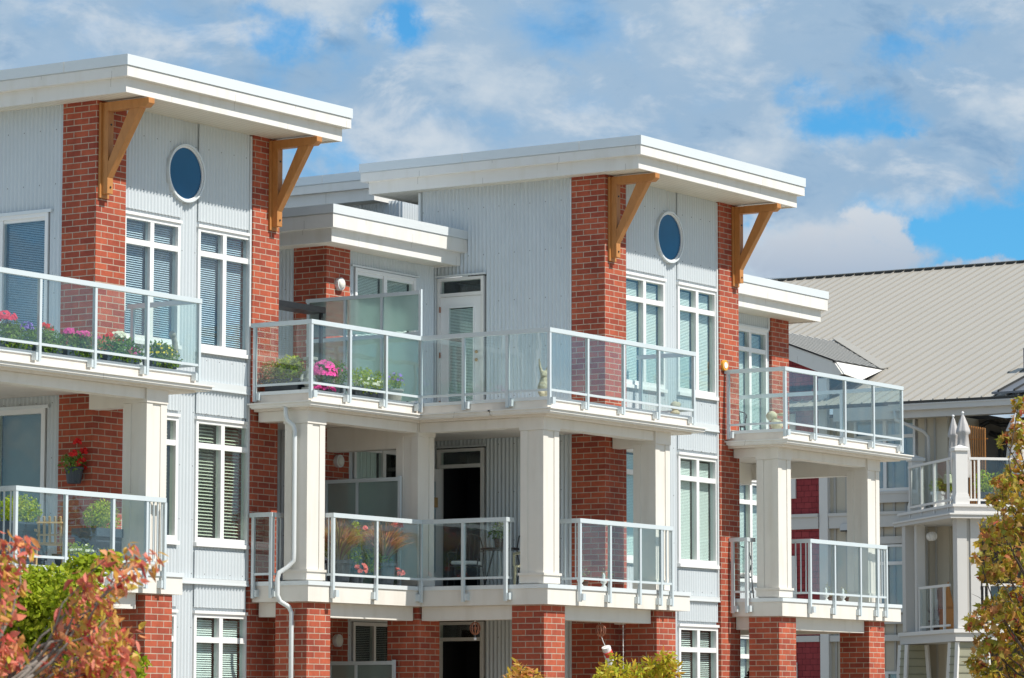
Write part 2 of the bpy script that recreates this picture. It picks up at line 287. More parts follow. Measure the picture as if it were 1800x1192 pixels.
M['purplegrass'] = leafmat('purple_fountain_grass', [(.62, .22, .18), (.30, .32, .06), (.60, .40, .18), (.40, .16, .18), (.50, .50, .12), (.70, .30, .22), (.25, .10, .10)], .45)
M['darkfol'] = leafmat('burgundy_leaf', [(.04, .008, .012), (.10, .015, .02), (.06, .02, .015)], .2)
def flower(name, c): return leafmat(name, [c, tuple(min(1, x*1.35) for x in c), tuple(x*.8 for x in c)], .3)
M['f_pink'] = flower('pink_petal', (.75, .10, .38)); M['f_red'] = flower('red_petal', (.72, .03, .03)); M['f_coral'] = flower('coral_petal', (.80, .18, .16))
M['f_rose'] = flower('rose_petal', (.75, .06, .13)); M['f_white'] = flower('white_petal', (.78, .76, .62)); M['f_yellow'] = flower('yellow_petal', (.80, .62, .03))
M['f_violet'] = flower('violet_petal', (.32, .20, .60)); M['f_salmon'] = flower('salmon_petal', (.80, .25, .22))
def groundmat():
    m = bpy.data.materials.new('ground'); m.use_nodes = True; t = m.node_tree; b = t.nodes['Principled BSDF']
    g = N(t, 'ShaderNodeNewGeometry'); n = N(t, 'ShaderNodeTexNoise'); n.inputs['Scale'].default_value = .25; n.inputs['Detail'].default_value = 8; L(t, g.outputs['Position'], n.inputs['Vector'])
    L(t, Mix(t, n.outputs['Fac'], (.29, .265, .21), (.34, .31, .25)), b.inputs['Base Color']); b.inputs['Roughness'].default_value = .9
    return m
M['ground'] = groundmat()
def frostmat():
    m = bpy.data.materials.new('frosted_glass'); m.use_nodes = True; t = m.node_tree; t.nodes.clear()
    rf = N(t, 'ShaderNodeBsdfRefraction'); rf.inputs[0].default_value = (.80, .92, .89, 1); rf.inputs['Roughness'].default_value = .26; rf.inputs['IOR'].default_value = 1.25
    df = N(t, 'ShaderNodeBsdfDiffuse'); df.inputs[0].default_value = (.62, .74, .71, 1)
    tl = N(t, 'ShaderNodeBsdfTranslucent'); tl.inputs[0].default_value = (.62, .74, .71, 1)
    a = N(t, 'ShaderNodeMixShader'); a.inputs[0].default_value = .5; L(t, df.outputs[0], a.inputs[1]); L(t, tl.outputs[0], a.inputs[2])
    b = N(t, 'ShaderNodeMixShader'); b.inputs[0].default_value = .45; L(t, rf.outputs[0], b.inputs[1]); L(t, a.outputs[0], b.inputs[2])
    o = N(t, 'ShaderNodeOutputMaterial'); L(t, b.outputs[0], o.inputs[0])
    return m
M['frost'] = frostmat()

# ------------------------------------------------------------------ mesh helpers
class MB:
    def __init__(s): s.v = []; s.f = []
    def quad(s, *p):
        i = len(s.v); s.v += [tuple(q) for q in p]; s.f.append(tuple(range(i, i+len(p))))
    def box(s, x0, x1, y0, y1, z0, z1):
        if x0 > x1: x0, x1 = x1, x0
        if y0 > y1: y0, y1 = y1, y0
        if z0 > z1: z0, z1 = z1, z0
        i = len(s.v)
        s.v += [(x0, y0, z0), (x1, y0, z0), (x1, y1, z0), (x0, y1, z0), (x0, y0, z1), (x1, y0, z1), (x1, y1, z1), (x0, y1, z1)]
        s.f += [tuple(i+k for k in q) for q in ((0, 3, 2, 1), (4, 5, 6, 7), (0, 1, 5, 4), (1, 2, 6, 5), (2, 3, 7, 6), (3, 0, 4, 7))]
    def prism(s, pts, off):
        """polygon pts extruded by vector off"""
        n = len(pts); i = len(s.v); off = Vector(off)
        s.v += [tuple(p) for p in pts] + [tuple(Vector(p)+off) for p in pts]
        s.f.append(tuple(range(i, i+n))[::-1]); s.f.append(tuple(range(i+n, i+2*n)))
        for k in range(n): s.f.append((i+k, i+(k+1) % n, i+n+(k+1) % n, i+n+k))
    def tube(s, pts, r, seg=8, r1=None, cap=True):
        pts = [Vector(p) for p in pts]; n = len(pts); rr = [r + (0 if r1 is None else (r1-r)*k/(n-1)) for k in range(n)]
        i0 = len(s.v); prev = None
        for k, p in enumerate(pts):
            d = (pts[min(k+1, n-1)] - pts[max(k-1, 0)]).normalized()
            if prev is None: a = d.orthogonal().normalized()
            else: a = (prev - d*prev.dot(d)).normalized()
            prev = a; b = d.cross(a)
            for j in range(seg):
                t = 2*math.pi*j/seg; s.v.append(tuple(p + (a*math.cos(t)+b*math.sin(t))*rr[k]))
        for k in range(n-1):
            for j in range(seg):
                s.f.append((i0+k*seg+j, i0+k*seg+(j+1) % seg, i0+(k+1)*seg+(j+1) % seg, i0+(k+1)*seg+j))
        if cap:
            s.f.append(tuple(i0+j for j in range(seg))[::-1]); s.f.append(tuple(i0+(n-1)*seg+j for j in range(seg)))
    def lathe(s, c, prof, seg=20):
        """prof: (radius, z) list about vertical axis at c"""
        i0 = len(s.v); n = len(prof)
        for r, z in prof:
            for j in range(seg):
                t = 2*math.pi*j/seg; s.v.append((c[0]+r*math.cos(t), c[1]+r*math.sin(t), c[2]+z))
        for k in range(n-1):
            for j in range(seg): s.f.append((i0+k*seg+j, i0+k*seg+(j+1) % seg, i0+(k+1)*seg+(j+1) % seg, i0+(k+1)*seg+j))
        s.f.append(tuple(i0+j for j in range(seg))[::-1]); s.f.append(tuple(i0+(n-1)*seg+j for j in range(seg)))
    def ball(s, c, r, seg=12, rings=8, sc=(1, 1, 1), rot=None):
        i0 = len(s.v); c = Vector(c)
        def P(v):
            v = Vector((v[0]*sc[0]*r, v[1]*sc[1]*r, v[2]*sc[2]*r))
            if rot is not None: v = rot @ v
            return tuple(c+v)
        for a in range(1, rings):
            th = math.pi*a/rings
            for j in range(seg):
                t = 2*math.pi*j/seg; s.v.append(P((math.sin(th)*math.cos(t), math.sin(th)*math.sin(t), math.cos(th))))
        top = len(s.v); s.v.append(P((0, 0, 1))); s.v.append(P((0, 0, -1)))
        for a in range(rings-2):
            for j in range(seg): s.f.append((i0+a*seg+j, i0+(a+1)*seg+j, i0+(a+1)*seg+(j+1) % seg, i0+a*seg+(j+1) % seg))
        for j in range(seg):
            s.f.append((top, i0+j, i0+(j+1) % seg)); s.f.append((top+1, i0+(rings-2)*seg+(j+1) % seg, i0+(rings-2)*seg+j))
BASE = {}
def obj(name, mb, m, parent=None, label=None, smooth=False, bevel=0, remesh=0):
    me = bpy.data.meshes.new(name); base = BASE.get(parent.name if parent else None, Vector((0, 0, 0))) if parent else Vector((0, 0, 0))
    top = parent is None
    if top:
        xs = [v[0] for v in mb.v]; ys = [v[1] for v in mb.v]; zs = [v[2] for v in mb.v]
        base = Vector(((min(xs)+max(xs))/2, (min(ys)+max(ys))/2, min(zs)))
    me.from_pydata([tuple(Vector(v)-base) for v in mb.v], [], mb.f); me.update()
    me.materials.append(M[m] if isinstance(m, str) else m)
    o = bpy.data.objects.new(name, me); C.objects.link(o)
    if top: o.location = base
    else: o.parent = parent
    BASE[o.name] = base
    if label: o['label'] = label
    if smooth:
        for p in me.polygons: p.use_smooth = True
    if bevel:
        b = o.modifiers.new('bevel', 'BEVEL'); b.width = bevel; b.segments = 2; b.limit_method = 'ANGLE'
    if remesh:
        r = o.modifiers.new('remesh', 'REMESH'); r.mode = 'VOXEL'; r.voxel_size = remesh; r.use_smooth_shade = True
    return o
def thing(name, label, cat, loc, group=None):
    o = bpy.data.objects.new(name, None); C.objects.link(o); o.location = loc; o.empty_display_size = .1
    o['label'] = label; o['category'] = cat
    if group: o['group'] = group
    BASE[o.name] = Vector(loc); return o
def tag(o, label, cat, group=None):
    o['label'] = label; o['category'] = cat
    if group: o['group'] = group
    return o
def struct(o): o['kind'] = 'structure'; return o

# corrugated sheet on an axis-aligned wall ('x': runs along X, faces -Y;  'y': runs along Y, faces -X)
PITCH_C, AMP = .08, .015
def corr(mb, axis, const, a0, a1, z0, z1, amp=AMP):
    n = max(1, int(math.ceil((a1-a0)/PITCH_C*8)))
    i0 = len(mb.v)
    for k in range(n+1):
        a = a0 + (a1-a0)*k/n; d = const - amp*math.sin(2*math.pi*a/PITCH_C)
        p = (a, d) if axis == 'x' else (d, a)
        mb.v += [(p[0], p[1], z0), (p[0], p[1], z1)]
    for k in range(n):
        i = i0+2*k; mb.f.append((i, i+2, i+3, i+1) if axis == 'x' else (i, i+1, i+3, i+2))
def corrwall(mb, axis, const, a0, a1, z0, z1, openings=()):
    xs = sorted({a0, a1, *[min(max(o[0], a0), a1) for o in openings], *[min(max(o[1], a0), a1) for o in openings]})
    for s, e in zip(xs, xs[1:]):
        if e-s < 1e-4: continue
        iv = sorted([(o[2], o[3]) for o in openings if o[0] <= s+1e-4 and o[1] >= e-1e-4]); z = z0
        for (p, q) in iv:
            if p > z: corr(mb, axis, const, s, e, z, min(p, z1))
            z = max(z, q)
        if z < z1: corr(mb, axis, const, s, e, z, z1)
def lb(mb, axis, const, a0, a1, d0, d1, z0, z1):
    """box in wall coordinates: a along the wall, d outward"""
    if axis == 'x': mb.box(a0, a1, const-d0, const-d1, z0, z1)
    else: mb.box(const-d0, const-d1, a0, a1, z0, z1)

def window(parent, axis, const, a0, a1, z0, z1, style='cross', slat=.025, blind='blind', bz=None, glass='wglass', sill=True, name='window', frame=.06, drop=1.0, room='dark', transom=.30, tilt=40):
    mb = MB(); f = frame
    lb(mb, axis, const, a0, a0+f, -.08, .035, z0, z1); lb(mb, axis, const, a1-f, a1, -.08, .035, z0, z1)
    lb(mb, axis, const, a0+f, a1-f, -.08, .033, z1-f, z1); lb(mb, axis, const, a0+f, a1-f, -.08, .036, z0, z0+f+.02)
    mid = (a0+a1)/2
    if style == 'cross':
        lb(mb, axis, const, mid-.045, mid+.045, -.07, .030, z0+f+.02, z1-f)
        zt = z1-f-transom
        lb(mb, axis, const, a0+f, mid-.045, -.07, .028, zt-.085, zt); lb(mb, axis, const, mid+.045, a1-f, -.07, .028, zt-.085, zt)
    elif style == 'slide':
        lb(mb, axis, const, mid-.05, mid+.04, -.07, .022, z0+f+.02, z1-f)
        lb(mb, axis, const, a0+f, mid-.05, -.07, .0, z1-f-.05, z1-f); lb(mb, axis, const, mid+.04, a1-f, -.07, .0, z1-f-.05, z1-f)
    elif style == 'slide2':
        for q in (.36, .66): lb(mb, axis, const, a0+(a1-a0)*q-.03, a0+(a1-a0)*q+.03, -.07, .015, z0+f+.02, z1-f)
    # head flashing and sill
    if sill is not None:
        lb(mb, axis, const, a0-.015, a1+.015, 0, .06, z1, z1+.045)
        if sill: lb(mb, axis, const, a0-.015, a1+.015, -.02, .075, z0-.06, z0)
    fo = obj(name, mb, 'trim', parent)
    g = MB(); lb(g, axis, const, a0+f-.01, a1-f+.01, -.028, -.022, z0+f, z1-f+.01); obj('glass', g, glass, fo)
    if slat:
        b = MB(); zb = (z1-f) - (z1-z0-2*f)*drop; wdt = slat*1.05; ct, st = math.cos(R(tilt)), math.sin(R(tilt))
        edges = [(a0+f, mid-.03), (mid+.03, a1-f)] if style in ('cross', 'slide') else [(a0+f, a1-f)]
        z = z1-f-.03
        while z > zb:
            for (s, e) in edges:
                s += .015; e -= .05
                d0, d1 = -.085, -.085-wdt*ct
                if axis == 'x': b.quad((s, const-d0, z-wdt*st), (e, const-d0, z-wdt*st), (e, const-d1, z), (s, const-d1, z))
                else: b.quad((const-d0, s, z-wdt*st), (const-d0, e, z-wdt*st), (const-d1, e, z), (const-d1, s, z))
            z -= slat
        obj('blind', b, blind, fo)
    r = MB(); e = .02; D = -.75
    def P(a, d, z): return (a, const-d, z) if axis == 'x' else (const-d, a, z)
    A0, A1, Z0, Z1, d0 = a0+e, a1-e, z0+e, z1-e, -.079
    r.quad(P(A0, D, Z0), P(A1, D, Z0), P(A1, D, Z1), P(A0, D, Z1)); r.quad(P(A0, d0, Z0), P(A0, D, Z0), P(A0, D, Z1), P(A0, d0, Z1))
    r.quad(P(A1, d0, Z0), P(A1, D, Z0), P(A1, D, Z1), P(A1, d0, Z1)); r.quad(P(A0, d0, Z1), P(A1, d0, Z1), P(A1, D, Z1), P(A0, D, Z1)); r.quad(P(A0, d0, Z0), P(A1, d0, Z0), P(A1, D, Z0), P(A0, D, Z0))
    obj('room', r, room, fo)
    return fo

def roof(parent, x0, x1, y0, y1, zs, h2=.21, h1=.14, hc=.17, sof='soffit'):
    """flat roof: inner fascia, outer fascia, metal cap"""
    rf = MB(); t = .035
    rf.box(x0, x1, y0, y0+t, zs-.02, zs+h2); rf.box(x0, x1, y1-t, y1, zs-.02, zs+h2); rf.box(x0, x0+t, y0+t, y1-t, zs-.02, zs+h2); rf.box(x1-t, x1, y0+t, y1-t, zs-.02, zs+h2)
    e = .105
    rf.box(x0-e, x1+e, y0-e, y1+e, zs+h2-.012, zs+h2+h1)
    r = obj('roof', rf, 'fascia', parent)
    s = MB(); s.box(x0+t, x1-t, y0+t, y1-t, zs, zs+.05); obj('soffit', s, sof, r)
    c = MB(); e2 = e+.018; c.box(x0-e2, x1+e2, y0-e2, y1+e2, zs+h2+h1+.012, zs+h2+h1+hc); c.box(x0-e+.01, x1+e-.01, y0-e+.01, y1+e-.01, zs+h2+h1, zs+h2+h1+.012)
    obj('cap_flashing', c, 'flash', r)
    j = MB()     # joints in the cap
    k = y0+1.1
    while k < y1-.3: j.box(x0-e2-.004, x0-e2, k, k+.012, zs+h2+h1+.014, zs+h2+h1+hc); k += 2.4
    obj('cap_joint', j, 'fascia', r)
    return r

def railing(parent, pts, ztop, zb, zlow, posts, curb_off=.075, glass='glass', balusters=(), noglass=()):
    """pts: polyline of axis-aligned segments, outward side -Y for x-runs and -X for y-runs; posts: list per segment of positions"""
    mb = MB(); gl = []; hw = .033; hr = .07; done = []
    for i, (p, q) in enumerate(zip(pts, pts[1:])):
        ax = 0 if abs(q[0]-p[0]) > abs(q[1]-p[1]) else 1
        sg = 1 if q[ax] > p[ax] else -1
        s = p[ax] + (hw*sg if i > 0 else 0); e = q[ax] + (hw*sg if i < len(pts)-2 else 0); c = p[1-ax]
        lo, hi = min(s, e), max(s, e)
        def bx(a0, a1, w0, w1, z0, z1):
            if ax == 0: mb.box(a0, a1, c+w0, c+w1, z0, z1)
            else: mb.box(c+w0, c+w1, a0, a1, z0, z1)
        bx(lo, hi, -hw, hw, ztop-hr, ztop)
        ps = sorted(posts[i])
        prev = None
        ends = sorted([p[ax], q[ax]])
        marks = sorted(set([ends[0]] + ps + [ends[1]]))
        for a in ps:
            pos = (a, c) if ax == 0 else (c, a)
            if all((Vector(pos)-Vector(d)).length > .02 for d in done):
                done.append(pos)
                mb.box(pos[0]-.025, pos[0]+.025, pos[1]-.025, pos[1]+.025, zlow, ztop-hr)
                # bracket to the slab
                if ax == 0: mb.box(pos[0]-.075, pos[0]-.028, pos[1]-.012, pos[1]+curb_off, zlow+.02, zlow+.13)
                else: mb.box(pos[0]-.012, pos[0]+curb_off, pos[1]-.075, pos[1]-.028, zlow+.02, zlow+.13)
        for a, b in zip(marks, marks[1:]):
            a2, b2 = a+.027, b-.027
            if b2-a2 < .03: continue
            bx(a2, b2, -.016, .016, zb-.018, zb+.018)
            isbal = any(t0 <= (a+b)/2 <= t1 and bi == i for (bi, t0, t1) in balusters)
            if isbal:
                n = max(2, int(round((b2-a2)/.10)))
                for k in range(n):
                    t = a2 + (b2-a2)*(k+.5)/n; bx(t-.009, t+.009, -.009, .009, zb+.018, ztop-hr)
            else:
                g = MB()
                if ax == 0: g.box(a2, b2, c-.004, c+.004, zb+.01, ztop-hr+.01)
                else: g.box(c-.004, c+.004, a2, b2, zb+.01, ztop-hr+.01)
                gl.append(g)
    r = obj('railing', mb, 'rail', parent)
    for g in gl: obj('glass_panel', g, glass, r)
    return r

def column(parent, x, y, z0=2.82, z1=5.29, ztop=5.55, w=.47, d=.44):
    mb = MB(); i = .016
    mb.box(x+i, x+w-i, y+i, y+d-i, z0, z1)
    cw = .14
    for (a, b) in ((x, y), (x+w-cw, y), (x, y+d-cw), (x+w-cw, y+d-cw)):
        mb.box(a, a+cw, b, b+cw, z0+.16, z1-.003)
    mb.box(x-.014, x+w+.014, y-.014, y+d+.014, z1, ztop-.003)     # capital
    mb.box(x-.012, x+w+.012, y-.012, y+d+.012, z0+.02, z0+.145)          # base
    mb.box(x-.032, x+w+.032, y-.032, y+d+.032, z0+.145, z0+.185)
    return obj('column', mb, 'paint', parent)
def pier(parent, x, y, z1=2.5, w=.62, d=.61, z0=-.9):
    mb = MB(); mb.box(x, x+w, y, y+d, z0, z1); return obj('brick_pier', mb, 'brick', parent)

def timber_bracket(parent, x, y, zt=9.885):
    mb = MB()
    mb.box(x, x+.22, y-.002, y-.042, 8.44, zt); 
    mb.box(x+.045, x+.175, y-.042, y-.15, 8.50, zt)
    mb.prism([(x+.04, y-.15, zt-.135), (x+.04, y-.86, zt-.135), (x+.04, y-.93, zt-.08), (x+.04, y-.93, zt), (x+.04, y-.15, zt)], (.14, 0, 0))
    mb.prism([(x+.045, y-.15, 8.74), (x+.045, y-.15, 8.98), (x+.045, y-.55, zt-.135), (x+.045, y-.77, zt-.135)], (.13, 0, 0))
    b = obj('timber_bracket', mb, 'timber', parent, bevel=.006)
    k = MB()
    for z in (8.60, 9.55):
        k.tube([(x+.11, y-.151, z), (x+.11, y-.162, z)], .016, 10)
    obj('bolt', k, 'black', b)
    return b

# ================================================================== APARTMENT BUILDING
AB = thing('apartment_building', 'three storey apartment building of red brick, corrugated metal and glass balconies', 'building', (50.7, 31.4, -0.9))
DECK3, DECK2 = 5.76, 2.77
def tower(x0, y0, Wd, depth, slat1, kinds):
    zs = 9.92; x1 = x0+Wd; pw = .69
    b = MB(); b.box(x0, x0+pw, y0, y0+.67, -.9, zs+.01); obj('brick_pillar', b, 'brick', AB)
    b = MB(); b.box(x1-pw, x1, y0, y0+.67, -.9, zs+.01); obj('brick_pillar', b, 'brick', AB)
    yw = y0+.09; xa, xb = x0+pw, x1-pw
    L0, L1, R0, R1 = x0+.72, x0+2.09, x0+2.53, x0+3.88
    mb = MB(); hd = [2.34, 5.34, 8.34]; sl = [.33, 3.33, 6.335]
    ops = []
    for h, s in zip(hd, sl): ops += [(L0, L1, s, h), (R0, R1, s, h)]
    corrwall(mb, 'x', yw, xa-.02, xb+.02, -.9, zs+.02, ops)
    # proud panels over and under the right-hand and left-hand windows
    for (a0, a1) in ((L0-.03, L1+.02), (R0-.02, xb-.03)):
        for (z0, z1) in ((8.39, zs), (5.90, 6.27), (5.39, 5.765), (2.84, 3.27), (2.39, 2.745)):
            corr(mb, 'x', yw-.035, a0, a1, z0, z1); mb.box(a0, a1, yw-.021, yw+.001, z0+.004, z1)
    obj('corrugated_siding', mb, 'siding', AB)
    fb = MB()
    for (z0, z1) in ((5.765, 5.895), (2.745, 2.835)):
        fb.box(xa+.004, xb-.004, yw-.075, yw-.01, z0+.02, z1); fb.box(xa+.004, xb-.004, yw-.085, yw-.01, z0, z0+.02)
    for z0, z1 in ((5.9, 9.9), (2.84, 5.765)):
        fb.box(xb-.045, xb-.004, yw-.065, yw-.01, z0, z1)
    obj('wall_flashing', fb, 'flash', AB)
    for i, (h, s) in enumerate(zip(hd, sl)):
        for (a0, a1) in ((L0, L1), (R0, R1)):
            sp, bm, rm, gm, ti, bz = kinds[i]
            window(AB, 'x', yw, a0, a1, s+.06, h-.045, 'cross', sp, bm, glass=gm, room=rm, tilt=ti)
    # round window
    cx, cz = x0+(2.16 if x0 < 45 else 2.19), 9.088
    def ring(r0, r1, d0, d1, name, mt, par):
        q = MB(); n = 48; i0 = 0
        for k in range(n):
            t = 2*math.pi*k/n; c, s_ = math.cos(t), math.sin(t)
            for (r, d) in ((r0, d0), (r1, d0), (r1, d1), (r0, d1)): q.v.append((cx+r*c, yw-d, cz+r*s_))
        for k in range(n):
            a = 4*k; b_ = 4*((k+1) % n)
            for j in range(4): q.f.append((a+j, a+(j+1) % 4, b_+(j+1) % 4, b_+j))
        return obj(name, q, mt, par, smooth=False)
    rw = ring(.428, .455, .0, .10, 'round_window', 'flash', AB)
    ring(.400, .4278, .0, .075, 'inner_frame', 'trim', rw)
    q = MB(); q.tube([(cx, yw-.0, cz), (cx, yw-.052, cz)], .400, 48); obj('glass', q, 'oculus', rw)
    return yw

KT1 = [(.034, 'blind', 'dim', 'wglass2', 50, 0), (.052, 'blind2', 'dim', 'wglass2', 28, 0), (.034, 'blind', 'dim', 'wglass', 40, 0)]
KT2 = [(.034, 'blind', 'dim', 'wglass2', 38, 0), (.026, 'blind', 'dim', 'wglass2', 66, 0), (.026, 'blind', 'dim', 'wglass2', 62, 0)]
X1, Y1, X2, Y2 = 40.40, 34.0, 50.73, 31.45
tower(X1, Y1, 4.54, 6, .03, KT1)
tower(X2, Y2, 4.58, 3.84, .03, KT2)

# --- left tower: side wall facing west
mb = MB()
corrwall(mb, 'y', X1+.02, Y1+.66, 44.0, -.9, 9.94, [(34.90, 36.95, 5.8, 8.33), (34.90, 36.0, 2.8, 5.36), (34.90, 36.0, -.9, 2.36)])
obj('corrugated_siding', mb, 'siding', AB)
window(AB, 'y', X1+.02, 34.93, 36.85, 5.83, 8.29, 'slide', .027, 'blind', glass='wglass', sill=None, name='sliding_door', room='dim', tilt=40)
window(AB, 'y', X1+.02, 34.93, 35.95, 2.82, 5.32, 'none', None, glass='wglass2', sill=None, name='patio_door', room='dim', frame=.075)
window(AB, 'y', X1+.02, 34.93, 35.95, -.1, 2.32, 'none', None, glass='wglass2', sill=None, name='patio_door', room='dim', frame=.075)
q = MB(); q.box(X1-.03, X1+.01, 34.86, 36.98, 8.29, 8.34); q.box(X1-.03, X1+.01, 34.86, 36.05, 5.32, 5.37); obj('wall_flashing', q, 'flash', AB)
# curtain inside the sliding patio door
q = MB(); q.box(X1+.16, X1+.17, 35.0, 35.9, 3.25, 5.28); obj('curtain', q, mat('grey_curtain', (.22, .23, .22), .8, var=.2), AB)
roof(AB, 40.0, 45.42, 33.12, 43.5, 9.92)
timber_bracket(AB, X1+.03, Y1); timber_bracket(AB, X1+4.24, Y1)

# --- middle tower: side wall facing west
mb = MB()
corrwall(mb, 'y', X2+.02, Y2+.66, 35.29, -.9, 9.94, [(33.90, 34.92, 5.8, 8.37), (33.90, 34.92, 2.8, 5.37), (33.90, 34.92, -.9, 2.37)])
corr(mb, 'x', 35.29, X2+.02, X2+4.6, 8.7, 9.9)
obj('corrugated_siding', mb, 'siding', AB)
q = MB(); q.box(X2-.012, X2+.03, Y2+.672, Y2+.70, -.9, 9.9); q.box(X2-.02, X2+.04, 35.26, 35.305, 8.8, 9.9)
for zt in (8.37, 5.37, 2.37): q.box(X2-.035, X2+.01, 33.88, 34.94, zt, zt+.03)
obj('wall_flashing', q, 'flash', AB)
roof(AB, 50.36, 55.88, 30.55, 36.13, 9.92)
timber_bracket(AB, X2+.09, Y2); timber_bracket(AB, X2+4.33, Y2)

def side_door(zf, opened, glazed):
    """door in the west wall of the middle tower, with a transom light"""
    X = X2+.02; a0, a1, zt = 33.93, 34.90, zf+2.55
    mb = MB()
    lb(mb, 'y', X, a0, a0+.055, -.1, .03, zf, zt); lb(mb, 'y', X, a1-.055, a1, -.1, .03, zf, zt); lb(mb, 'y', X, a0+.055, a1-.055, -.1, .03, zt-.05, zt)
    lb(mb, 'y', X, a0+.055, a1-.055, -.1, .028, zf+2.22, zf+2.28)
    d = obj('door_frame', mb, 'whitetrim', AB)
    g = MB(); lb(g, 'y', X, a0+.05, a1-.05, -.035, -.029, zf+2.28, zt-.05); obj('transom_glass', g, 'wglass2', d)
    r = MB(); x = X+.9
    r.quad((x, a0, zf), (x, a1, zf), (x, a1, zt), (x, a0, zt)); r.quad((X+.1, a0+.02, zf), (x, a0+.02, zf), (x, a0+.02, zt), (X+.1, a0+.02, zt)); r.quad((X+.1, a1-.02, zf), (x, a1-.02, zf), (x, a1-.02, zt), (X+.1, a1-.02, zt))
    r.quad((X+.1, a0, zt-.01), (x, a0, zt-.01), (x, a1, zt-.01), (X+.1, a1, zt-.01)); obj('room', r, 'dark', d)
    if not opened and glazed:
        m2 = MB(); b0, b1, z1 = a0+.06, a1-.06, zf+2.215; g0, g1, h0, h1 = b0+.17, b1-.17, zf+.38, zf+2.02
        lb(m2, 'y', X, b0, g0, -.05, -.005, zf, z1); lb(m2, 'y', X, g1, b1, -.05, -.005, zf, z1); lb(m2, 'y', X, g0, g1, -.05, -.005, h1, z1); lb(m2, 'y', X, g0, g1, -.05, -.005, zf, h0)
        for (p, q_, r_, s_) in ((g0-.03, g0, h0-.03, h1+.03), (g1, g1+.03, h0-.03, h1+.03), (g0, g1, h1, h1+.03), (g0, g1, h0-.03, h0)): lb(m2, 'y', X, p, q_, -.005, .01, r_, s_)
        lf = obj('door', m2, 'trim', AB)
        g = MB(); lb(g, 'y', X, g0, g1, -.02, -.014, h0, h1); obj('glass', g, 'wglass2', lf)
        b = MB(); z = h1-.02
        while z > h0: b.quad((X+.045, g0, z-.02), (X+.045, g1, z-.02), (X+.055, g1, z), (X+.055, g0, z)); z -= .026
        obj('blind', b, 'blind', lf)
        k = MB()
        for zz in (zf+1.22, zf+1.08): k.ball((X-.05, b0+.07, zz), .03)
        obj('door_knob', k, 'pine', lf)
        hg = MB()
        for zz in (zf+.3, zf+1.15, zf+1.95): hg.box(X-.045, X-.02, a1-.07, a1-.05, zz, zz+.1)
        obj('hinge', hg, 'copper', lf)
    elif opened:
        m2 = MB(); m2.box(X-.80, X-.01, a1-.10, a1-.055, zf+.02, zf+2.2); lf = obj('door', m2, 'trim', AB, label='white door standing open')
        g = MB(); g.box(X-.62, X-.20, a1-.105, a1-.1, zf+.4, zf+1.98); obj('glass', g, 'wglass', lf)
side_door(5.80, False, True); side_door(2.80, True, False); side_door(-.2, False, False)

# --- recess between the left and the middle tower
YB = 34.95
mb = MB()
corrwall(mb, 'x', YB, 47.4+.66, X2+.02, -.9, 8.62, [(48.27, 50.12, 5.8, 8.31), (48.27, 50.12, 2.8, 5.31), (48.27, 50.12, -.9, 2.31)])
corrwall(mb, 'y', 47.42, 35.5, 40.0, -.9, 8.62)
corrwall(mb, 'x', 37.2, 44.9, 47.45, -.9, 8.62)
obj('corrugated_siding', mb, 'siding', AB)
q = MB(); q.box(X2-.03, X2+.0, YB-.035, YB-.012, 5.8, 8.58); q.box(48.09, 48.13, YB-.03, YB, -.9, 8.58)
for zt in (8.31, 5.31, 2.31): q.box(48.2, 50.18, YB-.05, YB-.01, zt, zt+.03)
obj('wall_flashing', q, 'flash', AB)
b = MB(); b.box(47.40, 48.08, 34.87, 35.55, -.9, 8.62); obj('brick_pillar', b, 'brick', AB)
for zf, st, sp, bl in ((5.80, 'slide', .026, 'blind'), (2.80, 'slide', .06, 'blind'), (-.2, 'slide2', .03, 'blind')):
    window(AB, 'x', YB, 48.30, 50.10, zf+.03, zf+2.50, st, sp if zf > 3 or zf < 0 else None, bl, glass='wglass2', sill=None, name='sliding_door', room='dark', tilt=60 if zf > 3 else 10)
q = MB()
for k in range(28): q.tube([(48.4+k*.028, YB+.13+.012*math.sin(k*1.7), 2.9), (48.4+k*.028, YB+.13+.012*math.sin(k*1.7), 5.2)], .016, 6)
obj('curtain', q, 'blind', AB)
for z in (7.95, 4.965, 1.975):
    q = MB(); q.tube([(47.745, 34.87, z), (47.745, 34.80, z)], .105, 24); wl = obj('wall_light', q, 'flash', AB)
    q = MB(); q.ball((47.745, 34.80, z), .085, 16, 10, (1, .55, 1)); obj('lens', q, 'lens', wl, smooth=True)
# low roof over the recess
roof(AB, 46.90, 50.70, 34.40, 40.5, 8.565, .22, .21, .16)
# rear block seen behind the middle roof
mb = MB(); corrwall(mb, 'y', 53.2, 37.4, 46.5, 8.0, 10.26); corrwall(mb, 'x', 37.4, 53.2, 58, 8.0, 10.26); obj('corrugated_siding', mb, 'siding', AB)
roof(AB, 52.72, 58.8, 37.7, 47.5, 10.24)

